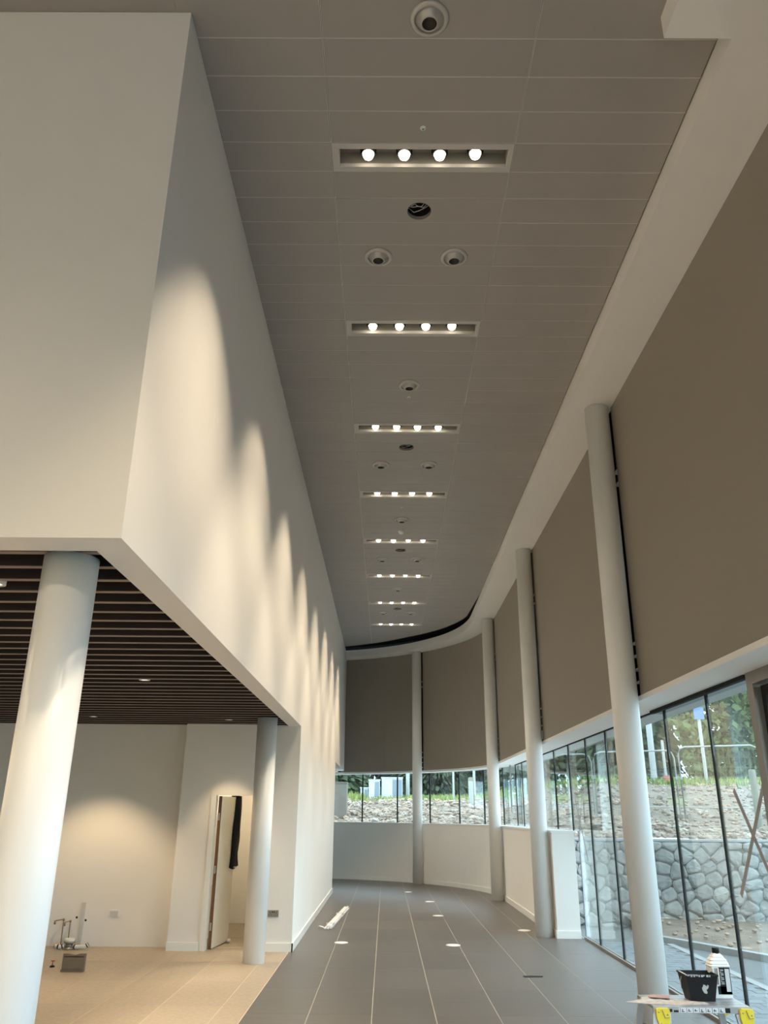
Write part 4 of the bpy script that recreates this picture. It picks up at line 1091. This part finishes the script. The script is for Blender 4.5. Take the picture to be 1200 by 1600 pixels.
# rubble on the bank
ICO = None
t = (1+5**0.5)/2
iv = [Vector(v).normalized() for v in ((-1, t, 0), (1, t, 0), (-1, -t, 0), (1, -t, 0), (0, -1, t), (0, 1, t), (0, -1, -t), (0, 1, -t), (t, 0, -1), (t, 0, 1), (-t, 0, -1), (-t, 0, 1))]
iff = [(0, 11, 5), (0, 5, 1), (0, 1, 7), (0, 7, 10), (0, 10, 11), (1, 5, 9), (5, 11, 4), (11, 10, 2), (10, 7, 6), (7, 1, 8), (3, 9, 4), (3, 4, 2), (3, 2, 6), (3, 6, 8), (3, 8, 9), (4, 9, 5), (2, 4, 11), (6, 2, 10), (8, 6, 7), (9, 8, 1)]
rb = MB(); rr = random.Random(8)
cnt = 0
while cnt < 9000:
    if rr.random() < 0.6: x = rr.uniform(-5, 4.5); y = rr.uniform(24, 39)
    else: x = rr.uniform(3.2, 15); y = rr.uniform(16.4, 29)
    D = bank(x, y)[0]
    if D > 11.8 or D < 0.35 or rr.random() < D/16: continue
    if inside_building(x, y, 1.3) or (x < 3.1 and y < CY+0.6): continue
    z = terr(x, y)
    if z is None: continue
    s_ = rr.choice((0.02, 0.03, 0.04, 0.04, 0.05, 0.075))*rr.uniform(0.7, 1.4)
    if x < 4: s_ *= 1.35
    rot = Matrix.Rotation(rr.uniform(0, 6.3), 3, 'Z') @ Matrix.Rotation(rr.uniform(-0.5, 0.5), 3, 'X')
    sv = Vector((rr.uniform(0.7, 1.4), rr.uniform(0.7, 1.2), rr.uniform(0.4, 0.8)))*s_
    rb.cur = 0 if rr.random() < 0.72 else (1 if rr.random() < 0.6 else 2)
    rb.poly([Vector((x, y, z+sv.z*0.35))+rot @ Vector((v.x*sv.x*rr.uniform(0.75, 1.2), v.y*sv.y, v.z*sv.z)) for v in iv], iff); cnt += 1
rb = rb.build('rubble', [M['rock'], M['soil'], mat('white_rubble', (0.42, 0.36, 0.30), 0.9)]); tag(rb, 'loose pale rubble scattered over the soil bank', 'rubble', None, 'stuff')
rb2 = MB(); cnt = 0
while cnt < 260:
    u = rr.random(); v = rr.random(); p = ka*(1-u)+kb*u; x = p.x+0.15+rr.uniform(0, 0.3); y = p.y+(15.9-p.y)*v
    if y < p.y+0.15: continue
    s_ = rr.uniform(0.012, 0.05)
    rb2.poly([(x+q.x*s_, y+q.y*s_, -0.06+0.14*v*(1-0.75*u)+q.z*s_*0.6) for q in iv], iff); cnt += 1
rb2 = rb2.build('gravel', [M['rock']]); tag(rb2, 'small stones on the soil bed below the stone wall', 'gravel', None, 'stuff')
# grass on the crest
gs = MB(); cnt = 0
while cnt < 9000:
    x = rr.uniform(-9, 18); y = rr.uniform(22, 46); D = bank(x, y)[0]
    if D < 8.6 or D > 17 or rr.random() > smooth((D-8.6)/2.6): continue
    z = terr(x, y)
    h = rr.uniform(0.08, 0.24); a = rr.uniform(0, 6.28); w_ = rr.uniform(0.02, 0.05)
    if x < -0.9 and D > 9: h *= 1.7
    dx, dy = math.cos(a)*w_, math.sin(a)*w_; lx, ly = rr.uniform(-0.08, 0.08), rr.uniform(-0.08, 0.08)
    gs.poly([(x-dx, y-dy, z-0.02), (x+dx, y+dy, z-0.02), (x+lx+dx*0.4, y+ly+dy*0.4, z+h*0.7), (x+lx*1.6, y+ly*1.6, z+h)], [(0, 1, 2), (0, 2, 3)]); cnt += 1
gs = gs.build('grass', M['grass']); tag(gs, 'short green grass along the crest of the bank', 'grass', None, 'stuff')

# trees
def crown_mesh(seed, n, conifer):
    r_ = random.Random(seed); mb = MB()
    for k in range(n):
        t = r_.random()
        if conifer: z = -0.02+1.02*t; rad = (1-t)**0.45*0.40+0.03
        else: z = 0.0+1.0*t; rad = 0.40*math.sin(math.pi*min(1, 0.12+t*0.86))**0.7
        a = r_.uniform(0, 6.283); q = rad*math.sqrt(r_.uniform(0.30, 1.0))*(1+0.18*math.sin(a*3+seed)+0.12*math.sin(z*23+a*2))
        c = Vector((q*math.cos(a), q*math.sin(a), z)); s_ = r_.uniform(0.016, 0.042)
        d1 = Vector((r_.gauss(0, 1), r_.gauss(0, 1), r_.gauss(0, 0.5))).normalized()*s_; d2 = d1.cross(Vector((r_.gauss(0, 1), r_.gauss(0, 1), r_.gauss(0, 1)))).normalized()*s_*0.7
        if conifer: d1 = (Vector((math.cos(a), math.sin(a), -0.35))*s_*1.4)
        mb.poly([c-d1, c+d2*0.8, c+d1, c-d2*0.8], [(0, 1, 2, 3)])
    return mb
def trunk_mesh(seed, conifer):
    mb = MB(); r_ = random.Random(seed)
    mb.tube([(0, 0, -0.02), (0.004, 0, 0.3), (0, 0.004, 0.65), (0, 0, 0.97 if conifer else 0.75)], [0.022, 0.017, 0.010, 0.003], 7)
    for k in range(9):
        z = 0.2+0.07*k; a = r_.uniform(0, 6.28); L = 0.30*(1-z) if conifer else 0.26
        mb.tube([(0, 0, z), (L*0.6*math.cos(a), L*0.6*math.sin(a), z+(0.0 if conifer else 0.06)), (L*math.cos(a), L*math.sin(a), z+(-0.03 if conifer else 0.12))], [0.006, 0.004, 0.001], 5)
    return mb
TK = [(crown_mesh(1, 7000, True), trunk_mesh(1, True), 'needle'), (crown_mesh(2, 7000, True), trunk_mesh(2, True), 'needle'), (crown_mesh(3, 6500, False), trunk_mesh(3, False), 'needle_light')]
protos = []
for k, (c, tr, mm) in enumerate(TK):
    protos.append((c, tr, mm))
TREES = [(-3.6, 46, 6.6, 8, 0, 'dark conifer behind the concrete wall end outside the end window'), (-0.4, 49, 6.8, 8.5, 1, 'dark conifer straight behind the white utility cabinets'),
         (2.6, 46, 6.2, 8, 0, 'dark conifer just right of the farthest column'), (5.6, 49.5, 6.6, 8.5, 1, 'dark conifer behind the stout timber post in the end window'),
         (8.2, 45, 6.2, 8.5, 0, 'dark conifer largely behind the second window-side column'), (11.0, 49, 6.4, 8.5, 1, 'dark conifer just right of the second window-side column'),
         (12.2, 42.5, 6.0, 8, 0, 'dark conifer behind the nearest window-side column'), (15.9, 46, 6.4, 8.5, 1, 'dark conifer left of the blue sign post'),
         (15.6, 38, 5.6, 7.0, 2, 'paler broadleaf tree right of the blue sign post'), (19.6, 42.5, 6.6, 8.5, 0, 'dark conifer at the right edge of the glazing'),
         (8.6, 55, 6.4, 10, 0, 'back-row conifer showing left of the second window-side column'), (14.2, 54, 6.6, 10, 1, 'back-row conifer showing left of the nearest window-side column'),
         (-7.6, 47, 6.6, 8.5, 1, 'conifer beyond the concrete wall end, mostly hidden by the left wall'), (-11.5, 45, 6.8, 8.5, 0, 'outermost conifer on the left, beyond the side passage'), (-15.5, 43, 6.8, 8.5, 1, 'conifer far out on the left, hidden by the white left wall'),
         (2.8, 56, 6.6, 10, 0, 'back-row conifer behind the one right of the farthest column')]
made = {}
for k, (x, y, wd_, h, kd, lab) in enumerate(TREES):
    z = (terr(x, y) or 2.5)-0.05
    root = empty('tree', (x, y, z), k*1.3); root.scale = (wd_, wd_, h); tag(root, lab, 'tree', 'trees beyond the bank')
    if kd not in made:
        c, tr, mm = protos[kd]
        co = c.build('crown', M[mm], root, local=True); to = tr.build('trunk', M['bark'], root, local=True); made[kd] = (co.data, to.data)
    else:
        for nm, me in zip(('crown', 'trunk'), made[kd]):
            o = bpy.data.objects.new(nm, me); col.objects.link(o); o.parent = root

# temporary mesh fence
FN = ['mesh fence panel nearest the low wall, left of the others', 'middle mesh fence panel behind the nearest window-side column', 'mesh fence panel under the blue sign, right of the others']
fy_ = 20.0
for k, x0 in enumerate((2.98, 4.99, 7.05)):
    x1 = x0+1.95; zb = 1.96; zt = 3.07+0.10*k+0.04*(k == 2)+0.03; zg = terr(x0+0.97, fy_)
    root = empty('fence_panel', ((x0+x1)/2, fy_, zg)); tag(root, FN[k], 'fence', 'temporary mesh fence panels')
    pts = [(x0, fy_, zb-0.15), (x0, fy_, zt-0.18), (x0+0.05, fy_, zt-0.05), (x0+0.18, fy_, zt), (x1-0.18, fy_, zt+0.05), (x1-0.05, fy_, zt), (x1, fy_, zt-0.13), (x1, fy_, zb-0.15)]
    MB().tube(pts, 0.019, 8).tube([(x0, fy_, zb), (x1, fy_, zb+0.01)], 0.014, 6).build('tube_frame', M['galvpost'], root)
    wr = MB()
    for q in range(1, 16): xx = x0+(x1-x0)*q/16; wr.bar((xx, fy_, zb), (xx, fy_, zt-0.01), 0.003, 0.003)
    for q in range(1, 6): zz_ = zb+(zt-zb)*q/6; wr.bar((x0, fy_, zz_), (x1, fy_, zz_), 0.003, 0.003)
    wr.build('wire_infill', M['galvpost'], root)
    for xx in (x0, x1):
        MB().box(xx-0.045, xx+0.045, fy_-0.28, fy_+0.28, (terr(xx, fy_) or zg)-0.06, (terr(xx, fy_) or zg)+0.10).build('foot_block', M['concrete'], root)
        MB().box(xx-0.028, xx+0.028, fy_-0.03, fy_+0.03, zb+0.62, zb+0.68).build('clamp', M['galvpost'], root)
# posts
def post(x, y, h, r, lab, m='galvpost', sign=None, name='post', catn='post'):
    z = terr(x, y) or 2.5
    root = empty(name, (x, y, z)); tag(root, lab, catn, 'posts outside')
    MB().lathe([(r, -0.1), (r, h), (r*0.6, h+0.02)], (x, y, z), 14, cap1=True).build('shaft', M[m], root)
    if sign:
        sm, w_, hh, zc_ = sign
        MB().box(x-w_/2, x+w_/2, y-r-0.03, y-r-0.002, z+zc_-hh/2, z+zc_+hh/2).build('sign_plate', M[sm], root)
    return root
post(10.72, 28.0, 2.42, 0.055, 'pale post carrying a blue square sign beyond the fence', sign=('bluesign', 0.34, 0.40, 2.24), name='sign_post')
post(8.98, 28.0, 2.0, 0.10, 'thick pale post at the left of the pair beyond the nearest column')
post(9.44, 28.2, 1.35, 0.045, 'thin pale post with a small red notice beyond the nearest column', sign=('redsign', 0.22, 0.20, 0.12), name='sign_post')
post(3.35, 33.0, 1.0, 0.11, 'stout weathered timber post on the grass outside the end window', 'timber', name='timber_post')
post(2.9, 36.0, 1.9, 0.045, 'thin pale pole left of the timber post outside the end window')
post(3.9, 37.0, 3.6, 0.06, 'tall pale pole right of the timber post outside the end window')
post(1.02, 39.0, 3.2, 0.09, 'tall grey pole right of the white cabinets')
post(8.33, 19.0, 1.25, 0.075, 'mossy timber post on the bank at the right edge', 'timber', name='timber_post')
# cabinets
def cabinet(x, y, w_, d_, h, lab):
    z = (terr(x, y) or 2.5)-0.02
    root = empty('utility_cabinet', (x, y, z)); tag(root, lab, 'cabinet', 'utility cabinets on the grass')
    MB().box(x-w_/2, x+w_/2, y-d_/2, y+d_/2, z+0.06, z+h).build('casing', M['cabinet'], root)
    MB().box(x-w_/2-0.02, x+w_/2+0.02, y-d_/2-0.02, y+d_/2+0.02, z, z+0.06).build('plinth', M['concrete'], root)
    MB().box(x-w_/2-0.025, x+w_/2+0.025, y-d_/2-0.03, y+d_/2+0.03, z+h, z+h+0.05).build('roof', M['cabinet'], root)
    MB().box(x+0.02, x+w_/2-0.03, y-d_/2-0.012, y-d_/2, z+0.12, z+h-0.06).build('door', M['cabinet_side'], root)
    MB().box(x-w_/2+0.03, x-0.01, y-d_/2-0.012, y-d_/2, z+0.12, z+h-0.06).build('door', M['cabinet'], root)
cabinet(-0.52, 38.0, 0.50, 0.45, 0.82, 'white utility cabinet of middle height outside the end window')
cabinet(0.28, 38.2, 0.95, 0.5, 0.90, 'tallest white utility cabinet, next to the middle one')
cabinet(-0.98, 38.3, 0.34, 0.4, 0.50, 'lowest white utility cabinet, left of the others')
z = terr(-2.1, 31)
o = MB().box(-4.0, -1.42, 30.4, 31.4, z-0.4, 2.80).box(-4.0, -1.40, 30.38, 31.42, 2.80, 2.84).build('concrete_block', M['concrete'], None, origin=(-2.7, 30.9, z-0.4)); tag(o, 'square grey concrete wall end outside, left in the end window', 'concrete wall')
# canopy over the pavement
cn = MB(); sweep(cn, S(-7), S_END, 0.47, 1.0, ZH+0.07, ZH+0.22); cn = cn.build('canopy', M['canopy']); tag(cn, 'pale grey canopy above the glazing outside', None, None, 'structure')
